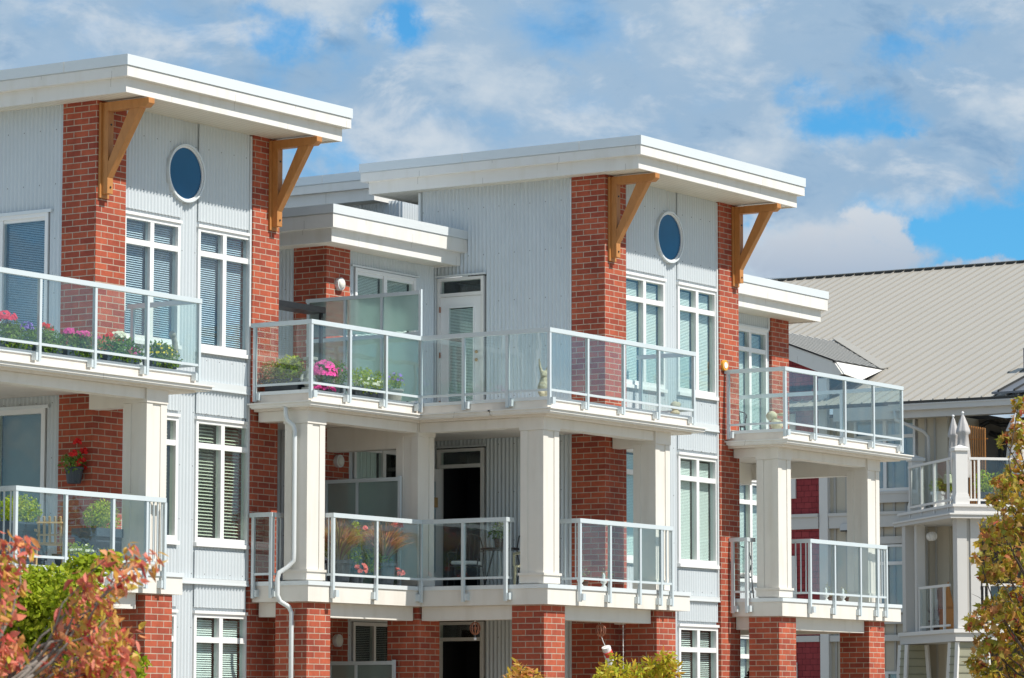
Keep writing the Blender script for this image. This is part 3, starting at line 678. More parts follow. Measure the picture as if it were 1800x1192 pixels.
# --- right recess and its low roof
YR = 34.05
mb = MB()
corrwall(mb, 'x', YR, 55.25, 61.2, -.9, 8.62, [(59.60, 60.98, 5.9, 8.34), (59.60, 60.98, 3.33, 5.34), (59.60, 60.98, .33, 2.34)])
obj('corrugated_siding', mb, 'siding', AB)
for s, h in ((5.87, 8.34), (3.33, 5.34), (.33, 2.34)): window(AB, 'x', YR, 59.62, 60.96, s+.06, h-.045, 'cross', .026, 'blind', glass='wglass2', room='dim', tilt=55)
q = MB(); q.box(59.5, 61.04, YR-.05, YR-.012, 8.34, 8.37); q.box(60.985, 61.05, YR-.05, YR-.01, 8.37, 8.6)
for z0, z1 in ((5.5, 5.62), (2.745, 2.835)): q.box(55.3, 61.06, YR-.07, YR-.01, z0, z1)
obj('wall_flashing', q, 'flash', AB)
b = MB(); b.box(61.06, 61.76, YR-.08, YR+.6, -.9, 8.62); obj('brick_pillar', b, 'brick', AB)
roof(AB, 55.33, 62.05, 33.40, 39.0, 8.59, .22, .21, .16)

# --- masses behind so that no light leaks
q = MB()
q.box(X1+1.0, 44.8, Y1+1.2, 43, -.9, 9.8); q.box(X2+1.1, X2+4.4, Y2+1.2, 35.0, -.9, 9.8); q.box(53.4, 57.5, 37.6, 46, 7, 10.1); q.box(48.1, 57, 36.3, 44.9, -.9, 8.4); q.box(55.5, 61.6, 35.2, 39, -.9, 8.5); q.box(X2+4.45, X2+4.55, Y2+.68, 35, -.9, 9.8); q.box(44.83, 44.93, 34.68, 43, -.9, 9.8)
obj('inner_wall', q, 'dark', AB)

# ------------------------------------------------------------------ balcony decks
ZR3, ZR2 = 6.90, 3.90
def deck3(boxes, gut):
    """upper deck: curb, cap flashing, gutter edge; boxes = plan rectangles; gut = rectangles of the projecting gutter"""
    s = MB(); g = MB(); c = MB()
    for (x0, x1, y0, y1) in boxes:
        s.box(x0, x1, y0, y1, 5.50, 5.755)
        c.box(x0-.02, x1+.02, y0-.02, y1+.02, 5.755, 5.81)
    for (x0, x1, y0, y1) in gut:
        g.box(x0, x1, y0, y1, 5.555, 5.60); g.box(x0-.028, x1+.028, y0-.028, y1+.028, 5.60, 5.622); g.box(x0+.02, x1-.02, y0+.02, y1-.02, 5.535, 5.555)
    d = obj('balcony_deck', s, 'curb', AB); obj('cap_flashing', c, 'flash', d); obj('gutter', g, 'fascia', d)
    return d
def deck2(boxes):
    s = MB(); c = MB()
    for (x0, x1, y0, y1) in boxes:
        s.box(x0, x1, y0, y1, 2.50, 2.755); c.box(x0-.02, x1+.02, y0-.02, y1+.02, 2.755, 2.82)
    d = obj('balcony_deck', s, 'paint', AB); obj('cap_flashing', c, 'flash', d)
    return d
# left tower balcony
deck3([(36.38, 41.22, 32.72, 33.99), (36.38, 40.38, 33.995, 36.9)], [(36.2, 41.46, 32.60, 33.98)])
deck2([(36.38, 41.02, 32.77, 33.99), (36.38, 40.38, 33.995, 36.9)])
# middle balcony (stepped plan)
deck3([(44.30, 47.32, 32.92, 33.99), (44.96, 47.32, 33.995, 36.9), (47.325, 50.72, 30.42, 34.94), (50.725, 51.86, 30.42, 31.44)],
      [(44.17, 47.18, 32.78, 33.98), (47.185, 52.08, 30.28, 31.43), (47.185, 47.6, 31.44, 33.9)])
deck2([(44.30, 47.37, 32.90, 33.99), (44.96, 47.37, 33.995, 36.9), (47.375, 50.72, 30.45, 34.94), (50.725, 51.83, 30.45, 31.44)])
# right balcony
deck3([(54.90, 59.42, 30.32, 33.9)], [(54.80, 59.66, 30.19, 31.43)])
deck2([(55.02, 59.60, 30.43, 33.9)])
# beams under the upper decks, flush with the columns
def beam(x0, x1, y0, y1, z0=5.34, z1=5.497):
    bm = MB(); bm.box(x0, x1, y0, y1, z0, z1); obj('beam', bm, 'paint', AB)
beam(44.37, 44.6, 33.43, 33.95); beam(44.84, 47.40, 33.0, 33.25); beam(47.43, 47.68, 31.02, 32.98); beam(47.90, 50.88, 30.58, 30.83); beam(50.92, 51.15, 31.0, 31.42, 5.24)
beam(36.95, 40.16, 32.82, 33.05); beam(40.24, 40.45, 33.26, 33.95, 5.24); beam(36.5, 36.7, 33.26, 36)
beam(55.07, 55.3, 30.98, 31.43); beam(55.54, 58.46, 30.54, 30.79); beam(58.5, 58.75, 30.97, 33.9, 5.2); beam(55.3, 58.5, 33.0, 33.3, 5.1); beam(47.43, 47.7, 33.44, 34.86, 5.1)
beam(44.42, 44.8, 33.62, 33.95, 2.27, 2.498); beam(45.02, 47.38, 33.06, 33.4, 2.27, 2.498); beam(47.49, 47.8, 31.18, 32.96, 2.27, 2.498); beam(48.08, 50.86, 30.64, 30.95, 2.27, 2.498); beam(50.98, 51.2, 31.18, 31.43, 2.27, 2.498)
beam(36.9, 40.1, 32.90, 33.2, 2.27, 2.498); beam(40.2, 40.45, 33.42, 33.95, 2.27, 2.498)
beam(55.13, 55.4, 31.13, 31.43, 2.27, 2.498); beam(55.69, 58.44, 30.60, 30.9, 2.27, 2.498); beam(58.6, 58.8, 31.14, 33.9, 2.27, 2.498)
for (x, y) in ((44.36, 32.98), (47.42, 33.0), (47.42, 30.56), (50.90, 30.56), (36.44, 32.80), (40.18, 32.80), (55.06, 30.52), (58.48, 30.52)): column(AB, x, y)
for (x, y) in ((44.38, 32.98), (47.44, 33.0), (47.44, 30.56), (50.92, 30.56), (36.44, 32.80), (40.20, 32.80), (55.06, 30.52), (58.48, 30.52)): pier(AB, x, y)
# railings
zb3, zl3, zb2, zl2 = 5.905, 5.655, 2.935, 2.56
railing(AB, [(36.3, 36.5), (36.3, 32.63), (41.17, 32.63), (41.17, 33.99)], ZR3, zb3, zl3, [[36.2, 35.1, 34.0, 32.63], [36.3, 37.58, 38.78, 39.96, 41.17], [33.90]])
railing(AB, [(44.24, 33.99), (44.24, 32.83), (47.24, 32.83), (47.24, 30.33), (51.78, 30.33), (51.78, 31.44)], ZR3, zb3, zl3,
        [[33.93, 32.83], [44.24, 45.27, 46.26, 47.24], [31.98, 31.13, 30.33], [47.24, 48.38, 49.50, 50.62, 51.78], [31.38]])
railing(AB, [(54.80, 31.44), (54.80, 30.23), (59.32, 30.23), (59.32, 33.98)], ZR3, zb3, zl3, [[31.38, 30.23], [54.80, 55.93, 57.05, 58.17, 59.32], [31.5, 32.7, 33.9]])
railing(AB, [(37.22, 33.0), (37.22, 32.70), (40.50, 32.70)], ZR2, zb2, zl2, [[32.70], [37.22, 38.28, 39.32, 40.08, 40.50]], balusters=[(0, 32.6, 33.1), (1, 40.08, 40.5)])
railing(AB, [(44.24, 33.99), (44.24, 33.58), (44.55, 33.58)], ZR2, zb2, zl2, [[33.93, 33.58], []], balusters=[(1, 44.2, 44.6)])
railing(AB, [(44.88, 33.25), (44.88, 32.85), (47.30, 32.85), (47.30, 31.20), (47.50, 31.20)], ZR2, zb2, zl2, [[32.85], [44.88, 46.05, 47.30], [32.02, 31.20], []], balusters=[(0, 32.8, 33.3), (3, 47.2, 47.6)])
railing(AB, [(48.24, 30.75), (48.24, 30.39), (51.14, 30.39)], ZR2, zb2, zl2, [[30.39], [48.24, 49.16, 50.10, 50.78, 51.14]], balusters=[(0, 30.3, 30.8), (1, 50.7, 51.2)])
railing(AB, [(54.93, 31.44), (54.93, 31.10), (55.2, 31.10)], ZR2, zb2, zl2, [[31.38, 31.10], []], balusters=[(1, 54.9, 55.3)])
railing(AB, [(55.96, 30.75), (55.96, 30.38), (58.92, 30.38)], ZR2, zb2, zl2, [[30.38], [55.96, 56.88, 57.88, 58.56, 58.92]], balusters=[(0, 30.3, 30.8), (1, 58.56, 59)])
# frosted privacy screens
def screen(x, y0, y1, zt, zb, posts, mid=None):
    mb = MB(); hw = .03
    mb.box(x-hw, x+hw, y0, y1, zt-.06, zt)
    for p in posts: mb.box(x-.024, x+.024, p-.024, p+.024, zb, zt-.06 if p != posts[0] else zt+.02)
    if mid: mb.box(x-.022, x+.022, y0, y1, mid-.03, mid+.03)
    s = obj('privacy_screen', mb, 'rail', AB)
    ps = sorted(posts)
    for a, b in zip(ps, ps[1:]):
        for (z0, z1) in (((zb, mid-.03), (mid+.03, zt-.06)) if mid else ((zb, zt-.06),)):
            g = MB(); g.box(x-.005, x+.005, a+.024, b-.024, z0+.03, z1); obj('frosted_panel', g, 'frost', s)
screen(47.33, 32.90, 35.22, 7.67, 5.83, [32.90, 33.67, 34.42, 35.18], 6.96)
screen(47.33, 33.30, 34.80, 4.62, 2.83, [33.30, 34.15, 34.78])
screen(47.33, 33.40, 34.70, 1.62, -.1, [33.40, 34.15, 34.68])
# downpipe on the left column of the middle balcony
q = MB(); X = 44.24
q.tube([(X-.02, 33.30, 5.56), (X-.02, 33.30, 5.42), (X-.01, 33.28, 5.34), (X+.05, 33.20, 5.25), (X+.06, 33.18, 5.16), (X+.06, 33.18, 3.26), (X+.06, 33.18, 3.14), (X+.02, 33.26, 3.04), (X-.10, 33.34, 2.95), (X-.12, 33.36, 2.86), (X-.12, 33.36, 2.60), (X-.09, 33.33, 2.50), (X+.03, 33.25, 2.42), (X+.06, 33.22, 2.33), (X+.06, 33.22, -.9)], .037, 10)
obj('downpipe', q, 'downpipe', AB, smooth=True)

# ================================================================== RIGHT-HAND BUILDING (grey metal roof)
GB = thing('grey_roofed_building', 'cream and red clad apartment house with a large warm grey metal roof', 'building', (78, 40, -0.9))
XE, ZE, SL, LR = 77.74, 8.46, .36, 14.6
XW = 78.3
yA, yB = 25.0, 60.0
rf = MB()
def rz(x): return ZE + SL*(x-XE)
rf.prism([(XE, yA, rz(XE)), (XE+LR, yA, rz(XE+LR)), (XE+LR, yA, rz(XE+LR)-.14), (XE, yA, rz(XE)-.10)], (0, yB-yA, 0))
rfo = obj('roof', rf, 'roofmetal', GB)
rb = MB(); y = yA
while y < yB:
    rb.prism([(XE-.02, y, rz(XE-.02)+.002), (XE+LR, y, rz(XE+LR)+.002), (XE+LR, y, rz(XE+LR)+.035), (XE-.02, y, rz(XE-.02)+.035)], (0, .028, 0)); y += .327
obj('standing_seam', rb, mat('seam_metal', (.33, .312, .28), .5, .1), rfo)
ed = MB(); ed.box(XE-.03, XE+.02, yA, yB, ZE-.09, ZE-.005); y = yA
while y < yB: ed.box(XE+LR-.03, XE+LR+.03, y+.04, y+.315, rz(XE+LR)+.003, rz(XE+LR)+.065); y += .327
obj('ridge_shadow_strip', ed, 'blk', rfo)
rc = MB(); rc.box(XE+LR-.01, XE+LR+.35, yA, yB, rz(XE+LR)+.066, rz(XE+LR)+.09); obj('ridge_cap', rc, 'roofmetal', rfo)
gt = MB(); gt.box(XE-.16, XE-.035, yA, 39.9, ZE-.24, ZE-.10); gt.box(XE-.175, XE-.02, yA, 39.9, ZE-.12, ZE-.085); obj('gutter', gt, 'greytrim', GB)
fc = MB(); fc.box(XE-.035, XE+.02, yA, 41.5, ZE-.42, ZE-.10); obj('fascia', fc, 'greytrim', GB)
sf = MB(); sf.box(XE+.02, XW, yA, 41.5, ZE-.40, ZE-.36); obj('soffit', sf, 'taupe', GB)
# walls (west face)
def bw(name, mtl, *bx):
    q = MB()
    for b in bx: q.box(*b)
    return obj(name, q, mtl, GB)
TS = 42.24      # where the red shingle meets the corner board
bw('shingle_wall', 'shingle', (XW, XW+.1, TS, 52, -.9, 9.05))
bw('board_wall', 'batten', (XW+.12, XW+.22, 39.45, TS, -.9, 8.2))
bw('corner_board', 'whitetrim', (XW-.03, XW+.12, TS-.02, TS-.26, -.9, 9.2))
q = MB(); y = 39.5
while y < 42.0:
    q.box(XW+.09, XW+.12, y, y+.06, -.9, 8.2); y += .33
obj('batten', q, 'taupe', GB)
bw('band_board', 'greytrim', (XW-.06, XW-.002, TS, 52, 5.42, 5.72), (XW-.10, XW-.002, TS, 52, 5.72, 5.80), (XW+.0, XW+.09, 38.9, TS-.27, 5.42, 5.72), (XW-.03, XW+.09, 38.9, TS-.27, 5.72, 5.80),
   (XW-.06, XW-.002, TS, 52, 2.60, 2.75), (XW+.0, XW+.09, 38.9, TS-.27, 2.60, 2.75), (XW+.02, XW+.09, 38.9, 41.3, 6.02, 6.24), (XW+.0, XW+.09, 38.9, 41.3, 6.24, 6.30), (XW+.02, XW+.09, 38.9, 41.3, 3.02, 3.24),(XW+.02, XW+.09, 38.9, 41.3, 5.0, 5.18))
# windows of this wall
for z0, z1 in ((6.30, 8.12), (3.30, 4.98), (.3, 1.85)):
    wf = window(GB, 'y', XW+.06, 39.55, 41.25, z0, z1, 'cross', .03, 'blind', glass='wglass', sill=None, room='dim', transom=.36, tilt=60)
for z0, z1 in ((6.42, 8.2), (3.3, 4.62), (.3, 1.95)):
    wf = window(GB, 'y', XW-.01, 43.10, 44.9, z0, z1, 'cross', .03, 'blind', glass='wglass', sill=None, room='dim', tilt=60)
    bw('window_surround', 'whitetrim', (XW-.05, XW-.003, 42.88, 43.10, z0-.22, z1+.14), (XW-.05, XW-.003, 43.10, 45.0, z0-.22, z0), (XW-.05, XW-.003, 43.10, 45.0, z1, z1+.14))
# vents
for (y, z) in ((41.3, 5.52), (39.45, 5.42), (41.3, 2.28)):
    q = MB(); q.prism([(XW+.09, y, z), (XW+.09, y, z-.16), (XW-.12, y, z-.16), (XW-.06, y, z)], (0, .3, 0)); v = obj('vent_hood', q, 'greytrim', GB)
    q = MB(); q.box(XW-.11, XW+.08, y+.02, y+.28, z-.19, z-.162); obj('grille', q, 'black', v)
# cross gable
gx, gy, gz = 78.45, 41.74, 9.57
yR_, zR_, xR_ = 45.03, 10.82, 84.4
xv = XE + (gz-ZE)/SL
gm = MB()
gm.quad((gx-.25, gy, gz), (xv, gy, gz), (xR_, yR_, zR_), (gx-.25, yR_, zR_)); gm.quad((gx-.25, yR_, zR_), (xR_, yR_, zR_), (xv, 2*yR_-gy, gz), (gx-.25, 2*yR_-gy, gz))
gr = obj('gable_roof', gm, mat('gable_metal', (.30, .29, .26), .5, .1), GB)
sm = MB()
nrib = 16
for k in range(nrib):
    x = gx-.2 + k*.42
    f = 1.0
    def pt(t): return Vector((x, gy+(yR_-gy)*t, gz+(zR_-gz)*t))
    t0 = 0 if x < xv else (x-xv)/(xR_-xv)
    if t0 >= 1: break
    a, b = pt(t0), pt(1); sm.prism([a+Vector((0, 0, .005)), b+Vector((0, 0, .005)), b+Vector((0, 0, .045)), a+Vector((0, 0, .045))], (.12, 0, 0))
obj('standing_seam', sm, mat('pale_seam', (.44, .42, .385), .5), gr)
q = MB(); q.prism([(gx-.27, gy-.02, gz+.02), (gx-.27, yR_, zR_+.02), (gx-.27, yR_, zR_-.30), (gx-.27, gy+.05, gz-.36), (gx-.27, gy-.25, gz-.30)], (.05, 0, 0))
q.prism([(gx-.22, gy-.25, gz-.30), (gx-.22, gy-.02, gz+.015), (xv-.1, gy-.02, gz+.015), (xv-1.7, gy-.25, gz-.38)], (0, -.05, 0))
obj('rake_board', q, 'fascia', gr)
q = MB(); q.box(gx-.29, gx-.2, gy-.06, gy+.0, gz+.0, gz+.05); q.prism([(gx-.29, gy-.02, gz+.03), (gx-.29, yR_, zR_+.03), (gx-.29, yR_, zR_+.075), (gx-.29, gy-.02, gz+.075)], (.06, 0, 0)); q.box(gx-.2, xv+.1, gy-.06, gy-.01, gz+.02, gz+.06)
obj('drip_edge', q, 'blk', gr)
q = MB(); q.prism([(x_, y_, rz(x_)+.045) for x_, y_ in ((xv+.0, gy+.02), (xR_+.1, yR_+.1), (xR_+.26, yR_-.03), (xv+.2, gy-.12))], (0, 0, .02)); obj('valley_flashing', q, 'roofmetal', gr)
q = MB(); q.prism([(XW, TS+.2, 8.9), (XW, 48, 8.9), (XW, yR_, zR_-.1), (XW, gy+.3, gz-.1)], (.1, 0, 0)); obj('gable_wall', q, 'shingle', GB)
# second small gable at far right (slate)
q = MB(); q.prism([(XE-.06, 37.15, ZE+.05), (XE+2.0, 36.0, ZE+1.0), (XE+2.4, 33, ZE+1.25), (XE-.06, 33, ZE+.08)], (0, 0, .05)); dg = obj('slate_roof_panel', q, 'roofdark', GB)
q = MB()
for k in range(5):
    y = 36.95-k*.42; q.prism([(XE-.06, y, ZE+.10), (XE+1.5+.2*k, y-.5, ZE+.80+.09*k), (XE+1.5+.2*k, y-.5, ZE+.86+.09*k), (XE-.06, y, ZE+.15)], (0, .04, 0))
obj('standing_seam', q, 'blk', dg)
q = MB(); q.box(79.9, 80.35, 36.95, 37.33, 9.2, 9.84); obj('roof_vent', q, 'roofdark', GB)
# recessed balcony behind the bay
bw('recess_side_wall', 'batten', (XW-.02, XW+.1, 38.62, 39.44, -.9, 8.12), (XW+.1, XW+2.5, 38.58, 38.68, -.9, 8.12))
q = MB()
for y in (38.95, 39.2): q.box(XW-.05, XW-.022, y, y+.05, -.9, 8.1)
obj('batten', q, 'taupe', GB)
bw('corner_board', 'batten', (XW-.05, XW-.021, 38.62, 38.78, -.9, 8.1))
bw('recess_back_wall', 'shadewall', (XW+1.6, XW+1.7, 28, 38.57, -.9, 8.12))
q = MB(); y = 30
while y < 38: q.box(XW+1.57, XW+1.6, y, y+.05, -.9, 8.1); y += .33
obj('batten', q, mat('shaded_recess_batten', (.16, .145, .13), .8), GB)  # battens darkened too, recess shade painted into their colour
window(GB, 'y', XW+1.58, 33.6, 36.2, 5.85, 7.75, 'slide', None, glass='wglass', sill=None, room='dark', name='sliding_door'); window(GB, 'y', XW+1.58, 33.6, 36.2, 2.85, 4.75, 'slide', None, glass='wglass', sill=None, room='dark', name='sliding_door')
# bay balcony with a 45 degree side: P0 -> P1 chamfer, P1 -> south
P0, P1 = Vector((77.6, 39.35)), Vector((75.2, 36.95)); DS = Vector((.70711, -.70711)); P2 = P1+DS*6.6
dv = (P1-P0).normalized(); nv = Vector((-.70711, .70711)); ns = Vector((-.70711, -.70711))
def bayslab(z0, z1, off, mtl, name):
    a, b, c = P0+nv*off, P1+Vector((-off*1.4142, 0)), P2+ns*off
    pts = [(a.x+.55, a.y+.55, z0), (b.x, b.y, z0), (c.x, c.y, z0), (XW+1.58, c.y, z0), (XW+1.58, 38.57, z0), (XW-.06, 38.6, z0), (XW-.06, 39.9, z0)]
    q = MB(); q.prism(pts, (0, 0, z1-z0)); return obj(name, q, mtl, GB)
bayslab(5.50, 5.66, .02, 'greytrim', 'balcony_deck'); bayslab(5.66, 5.72, .07, 'whitetrim', 'deck_flashing'); bayslab(5.38, 5.46, .16, 'greytrim', 'deck_gutter'); bayslab(5.462, 5.498, .19, 'whitetrim', 'deck_edge')
bayslab(2.50, 2.70, .03, 'greytrim', 'balcony_deck'); bayslab(2.70, 2.79, .08, 'whitetrim', 'deck_flashing')
def rbox(mb, c, half_l, half_w, z0, z1, d=dv):
    n = Vector((-d.y, d.x)); c = Vector(c)
    pts = [c+d*half_l+n*half_w, c-d*half_l+n*half_w, c-d*half_l-n*half_w, c+d*half_l-n*half_w]
    mb.prism([(p.x, p.y, z0) for p in pts], (0, 0, z1-z0))
def newel(p):
    q = MB(); rbox(q, p, .145, .145, 5.75, 6.98, DS); rbox(q, p, .175, .175, 5.72, 5.90, DS); rbox(q, p, .16, .16, 5.90, 5.96, DS); rbox(q, p, .185, .185, 6.98, 7.05, DS)
    x, y = p.x, p.y; r = .25; q.v += [(x-r, y, 7.05), (x, y-r, 7.05), (x+r, y, 7.05), (x, y+r, 7.05), (x, y, 7.13)]; i = len(q.v)-5; q.f += [(i, i+1, i+4), (i+1, i+2, i+4), (i+2, i+3, i+4), (i+3, i, i+4)]
    obj('newel_post', q, 'whitetrim', GB)
newel(P0+Vector((.32, -.02))); newel(P1+Vector((.25, -.02)))
def bayrail(z, zb, a, b, posts, bal=()):
    d = (b-a).normalized(); q = MB(); c = (a+b)/2; hl = (b-a).length/2
    rbox(q, c, hl, .03, z-.06, z, d); rbox(q, c, hl, .018, zb, zb+.05, d)
    for t in posts: rbox(q, a+d*t, .028, .028, zb-.22, z-.06, d)
    for t in bal: rbox(q, a+d*t, .014, .014, zb+.05, z-.06, d)
    r = obj('railing', q, 'whitetrim', GB)
    ps = sorted(posts)
    for s, e in zip(ps, ps[1:]):
        if e-s < .35: continue
        g = MB(); rbox(g, a+d*((s+e)/2), (e-s)/2-.03, .004, zb+.05, z-.06, d); obj('glass_panel', g, 'glass', r)
bayrail(6.83, 5.80, P0+Vector((-.02, 0)), P1+Vector((.10, .14)), [.10, 1.0, 1.98, 3.0], [.02, .2])
bayrail(6.83, 5.80, P1+Vector((.08, 0))+DS*.32, P1+DS*6, [.24, 1.7, 3.1, 4.5], [.05, .14])
bayrail(3.86, 2.86, P0+dv*.70, P1-dv*.45, [.03, .9, 1.85], ())
bayrail(3.86, 2.86, P1+Vector((.08, 0))+DS*.62, P1+DS*6, [.16, 1.6, 3.1, 4.5], [.04])
for (c, hl) in ((P1+Vector((.1, 0))+DS*.12, .12), (P1+Vector((.1, 0))+DS*.45, .12), (P0+Vector((.10, 0))+DS*-.06, .11), (P0+Vector((.10, 0))+DS*.24, .10)):
    q = MB(); rbox(q, c-ns*.13, hl, .13, 2.80, 5.38, DS); obj('bay_post', q, 'greytrim', GB)
for c in (P1+Vector((.1, 0))-dv*.28-nv*.12, P0+dv*.35-nv*.12):
    q = MB(); rbox(q, c, .09, .10, 2.80, 5.38, dv); obj('bay_post', q, 'greytrim', GB)
for c in (P1+Vector((.1, 0))+DS*.285-ns*.12, P0+Vector((.10, 0))+DS*.09-ns*.12):
    q = MB(); rbox(q, c, .08, .09, 2.80, 5.38, DS); obj('bay_post_core', q, 'taupe', GB)
# tapered piers with lap siding
def taper(c, d, hw_, name='lap_pier'):
    n = Vector((-d.y, d.x)); q = MB(); z0, z1 = -.9, 2.48; g = .20
    a0 = [c+d*(hw_+g)+n*.32, c-d*(hw_+g)+n*.32, c-d*(hw_+g)-n*.32, c+d*(hw_+g)-n*.32]; a1 = [c+d*hw_+n*.25, c-d*hw_+n*.25, c-d*hw_-n*.25, c+d*hw_-n*.25]
    i = 0; q.v = [(p.x, p.y, z0) for p in a0] + [(p.x, p.y, z1) for p in a1]; q.f = [(0, 1, 5, 4), (1, 2, 6, 5), (2, 3, 7, 6), (3, 0, 4, 7), (4, 5, 6, 7)]
    o = obj(name, q, 'olive', GB)
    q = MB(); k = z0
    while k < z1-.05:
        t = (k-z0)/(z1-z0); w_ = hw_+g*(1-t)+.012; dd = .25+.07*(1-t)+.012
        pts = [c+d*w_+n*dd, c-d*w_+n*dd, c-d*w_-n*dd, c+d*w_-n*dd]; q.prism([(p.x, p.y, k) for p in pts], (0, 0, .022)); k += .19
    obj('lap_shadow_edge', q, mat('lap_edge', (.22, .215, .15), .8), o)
    q = MB()
    for sgn in (1, -1):
        for s2 in (1, -1):
            b0 = c+d*(hw_+g)*sgn+n*.33*s2; b1 = c+d*hw_*sgn+n*.26*s2
            q.tube([(b0.x, b0.y, z0), (b1.x, b1.y, z1)], .06, 4)
    obj('corner_board', q, 'whitetrim', o)
    return o
taper(P0+DS*.12-ns*.27+Vector((.06, 0)), DS, .25); taper(P1+DS*.36-ns*.27+Vector((.06, 0)), DS, .36)
# downpipe with an offset, on the recess side wall
q = MB(); q.tube([(77.62, 39.75, 8.25), (77.62, 39.72, 8.0), (77.98, 39.15, 7.72), (78.12, 39.08, 7.58), (78.12, 39.08, 5.6)], .045, 8); obj('downpipe', q, 'greytrim', GB, smooth=True)
q = MB(); q.box(XW+.24, XW+14, 38.75, 52, -.9, 8.3); obj('inner_wall', q, 'dark', GB)
exec_items = True

# ================================================================== plants helper
def leaf_shape(kind):
    if kind == 'maple': return [(0, 0), (.28, .05), (.5, .28), (.30, .32), (.42, .62), (.16, .55), (0, 1), (-.16, .55), (-.42, .62), (-.30, .32), (-.5, .28), (-.28, .05)]
    if kind == 'long': return [(0, 0), (.13, .25), (.16, .5), (.09, .8), (0, 1), (-.09, .8), (-.16, .5), (-.13, .25)]
    if kind == 'petal': return [(0, 0), (.4, .3), (.45, .7), (0, 1), (-.45, .7), (-.4, .3)]
    return [(0, 0), (.26, .3), (.24, .62), (0, 1), (-.24, .62), (-.26, .3)]
def add_leaf(mb, p, d, n, size, kind='oval', curl=.15):
    d = Vector(d).normalized(); s = d.cross(Vector(n))
    if s.length < 1e-4: s = d.orthogonal()
    s.normalize(); nn = s.cross(d); p = Vector(p); i = len(mb.v); sh = leaf_shape(kind)
    for (a, b) in sh: mb.v.append(tuple(p + s*a*size + d*b*size + nn*(abs(a)*.5 - curl*b*b)*size))
    mb.f.append(tuple(range(i, i+len(sh))))
def rv(): 
    v = Vector((random.gauss(0, 1), random.gauss(0, 1), random.gauss(0, 1))); return v.normalized()
def clump(mb, c, rad, n, size, kind='oval', droop=0.0, shell=.55, upb=.2):
    c = Vector(c)
    for _ in range(n):
        v = rv(); r = shell + (1-shell)*random.random(); 
        if random.random() < .4: r *= random.random()
        p = c + Vector((v.x*rad[0], v.y*rad[1], v.z*rad[2]))*r
        d = (v*.7 + rv()*.8 + Vector((0, 0, upb-droop))).normalized()
        add_leaf(mb, p, d, (v+rv()*.5), size*random.uniform(.6, 1.25), kind, random.uniform(0, .35))
def flowers(mb, c, rad, n, size, topbias=.6):
    c = Vector(c)
    for _ in range(n):
        v = rv(); v.z = abs(v.z)*topbias + v.z*(1-topbias); p = c + Vector((v.x*rad[0], v.y*rad[1], v.z*rad[2]))
        nrm = (v+rv()*.4+Vector((-.4, -.6, .2))).normalized(); t = nrm.orthogonal().normalized()
        for k in range(5):
            dd = Matrix.Rotation(2*math.pi*k/5+random.random(), 3, nrm) @ t
            add_leaf(mb, p, dd, nrm, size*random.uniform(.8, 1.1), 'petal', -.2)
def grass(mb, c, n, h, spread, wd=.008):
    c = Vector(c)
    for _ in range(n):
        a = random.uniform(0, 2*math.pi); s = random.uniform(.15, 1)*spread; hh = h*random.uniform(.6, 1.05); base = c + Vector((math.cos(a), math.sin(a), 0))*.05
        dr = Vector((math.cos(a), math.sin(a), 0)); prev = base; side = Vector((-math.sin(a), math.cos(a), 0))*wd; i = len(mb.v); seg = 6
        for k in range(seg+1):
            t = k/seg; p = base + dr*s*t**1.5 + Vector((0, 0, hh*(t-.42*s/max(spread, .01)*t*t*t))); ww = side*(1-.85*t)
            mb.v += [tuple(p-ww), tuple(p+ww)]
        for k in range(seg): q = i+2*k; mb.f.append((q, q+1, q+3, q+2))

def pot(kind, c, w, h, parent, m='char', d=None, name='pot'):
    q = MB(); x, y, z = c
    if kind == 'round': q.lathe(c, [(w*.36, 0), (w*.40, h*.1), (w*.48, h*.85), (w*.54, h*.86), (w*.54, h), (w*.46, h), (w*.44, h*.88)], 20)
    else:
        d = d or w
        q.prism([(x-w*.40, y-d*.40, z), (x+w*.40, y-d*.40, z), (x+w*.5, y-d*.40, z+h*.8), (x-w*.5, y-d*.40, z+h*.8)], (0, d*.8, 0))
        q.box(x-w*.53, x+w*.53, y-d*.48, y+d*.48, z+h*.8, z+h); q.box(x-w*.47, x+w*.47, y-d*.42, y-d*.405, z+h*.15, z+h*.7)
    return obj(name, q, m, parent)
GRP = 'potted plants and flower boxes on the balconies'
def plant(name, label, cat, c, potspec, layers, group=GRP):
    t = thing(name, label, cat, c, group)
    if potspec: pot(potspec[0], c, potspec[1], potspec[2], t, potspec[3] if len(potspec) > 3 else 'char', potspec[4] if len(potspec) > 4 else None)
    for (part, mtl, fn) in layers:
        q = MB(); fn(q); obj(part, q, mtl, t)
    return t
D3, D2 = 5.81, 2.82
# --- upper left balcony (left tower)
def row(name, label, cx, fl, extra=(), green='green', y=32.93, z=D3, w=.78):
    ls = [('foliage', green, lambda q: (clump(q, (cx, y, z+.25), (w*.60, .18, .15), 620, .055), clump(q, (cx, y-.14, z+.15), (w*.55, .09, .14), 240, .05, droop=.8)))]
    for (m_, off, rad, n, s) in fl: ls.append(('blossoms', m_, (lambda off=off, rad=rad, n=n, s=s: (lambda q: flowers(q, (cx+off[0], y+off[1], z+off[2]), rad, n, s)))()))
    return plant(name, label, 'flower box', (cx, y, z), ('box', w, .17, 'slate', .22), ls)
row('flower_box', 'grey flower box with tall red geraniums and a violet flower ball at far left', 37.30, [('f_rose', (-.12, -.02, .43), (.20, .10, .10), 60, .035), ('f_violet', (.28, -.06, .33), (.11, .09, .09), 70, .022)])
row('flower_box', 'flower box with a few red geranium heads just right of the violet flower ball', 38.02, [('f_red', (-.02, -.04, .40), (.05, .05, .04), 16, .03), ('f_red', (.14, .02, .37), (.06, .05, .08), 22, .03)], w=.6)
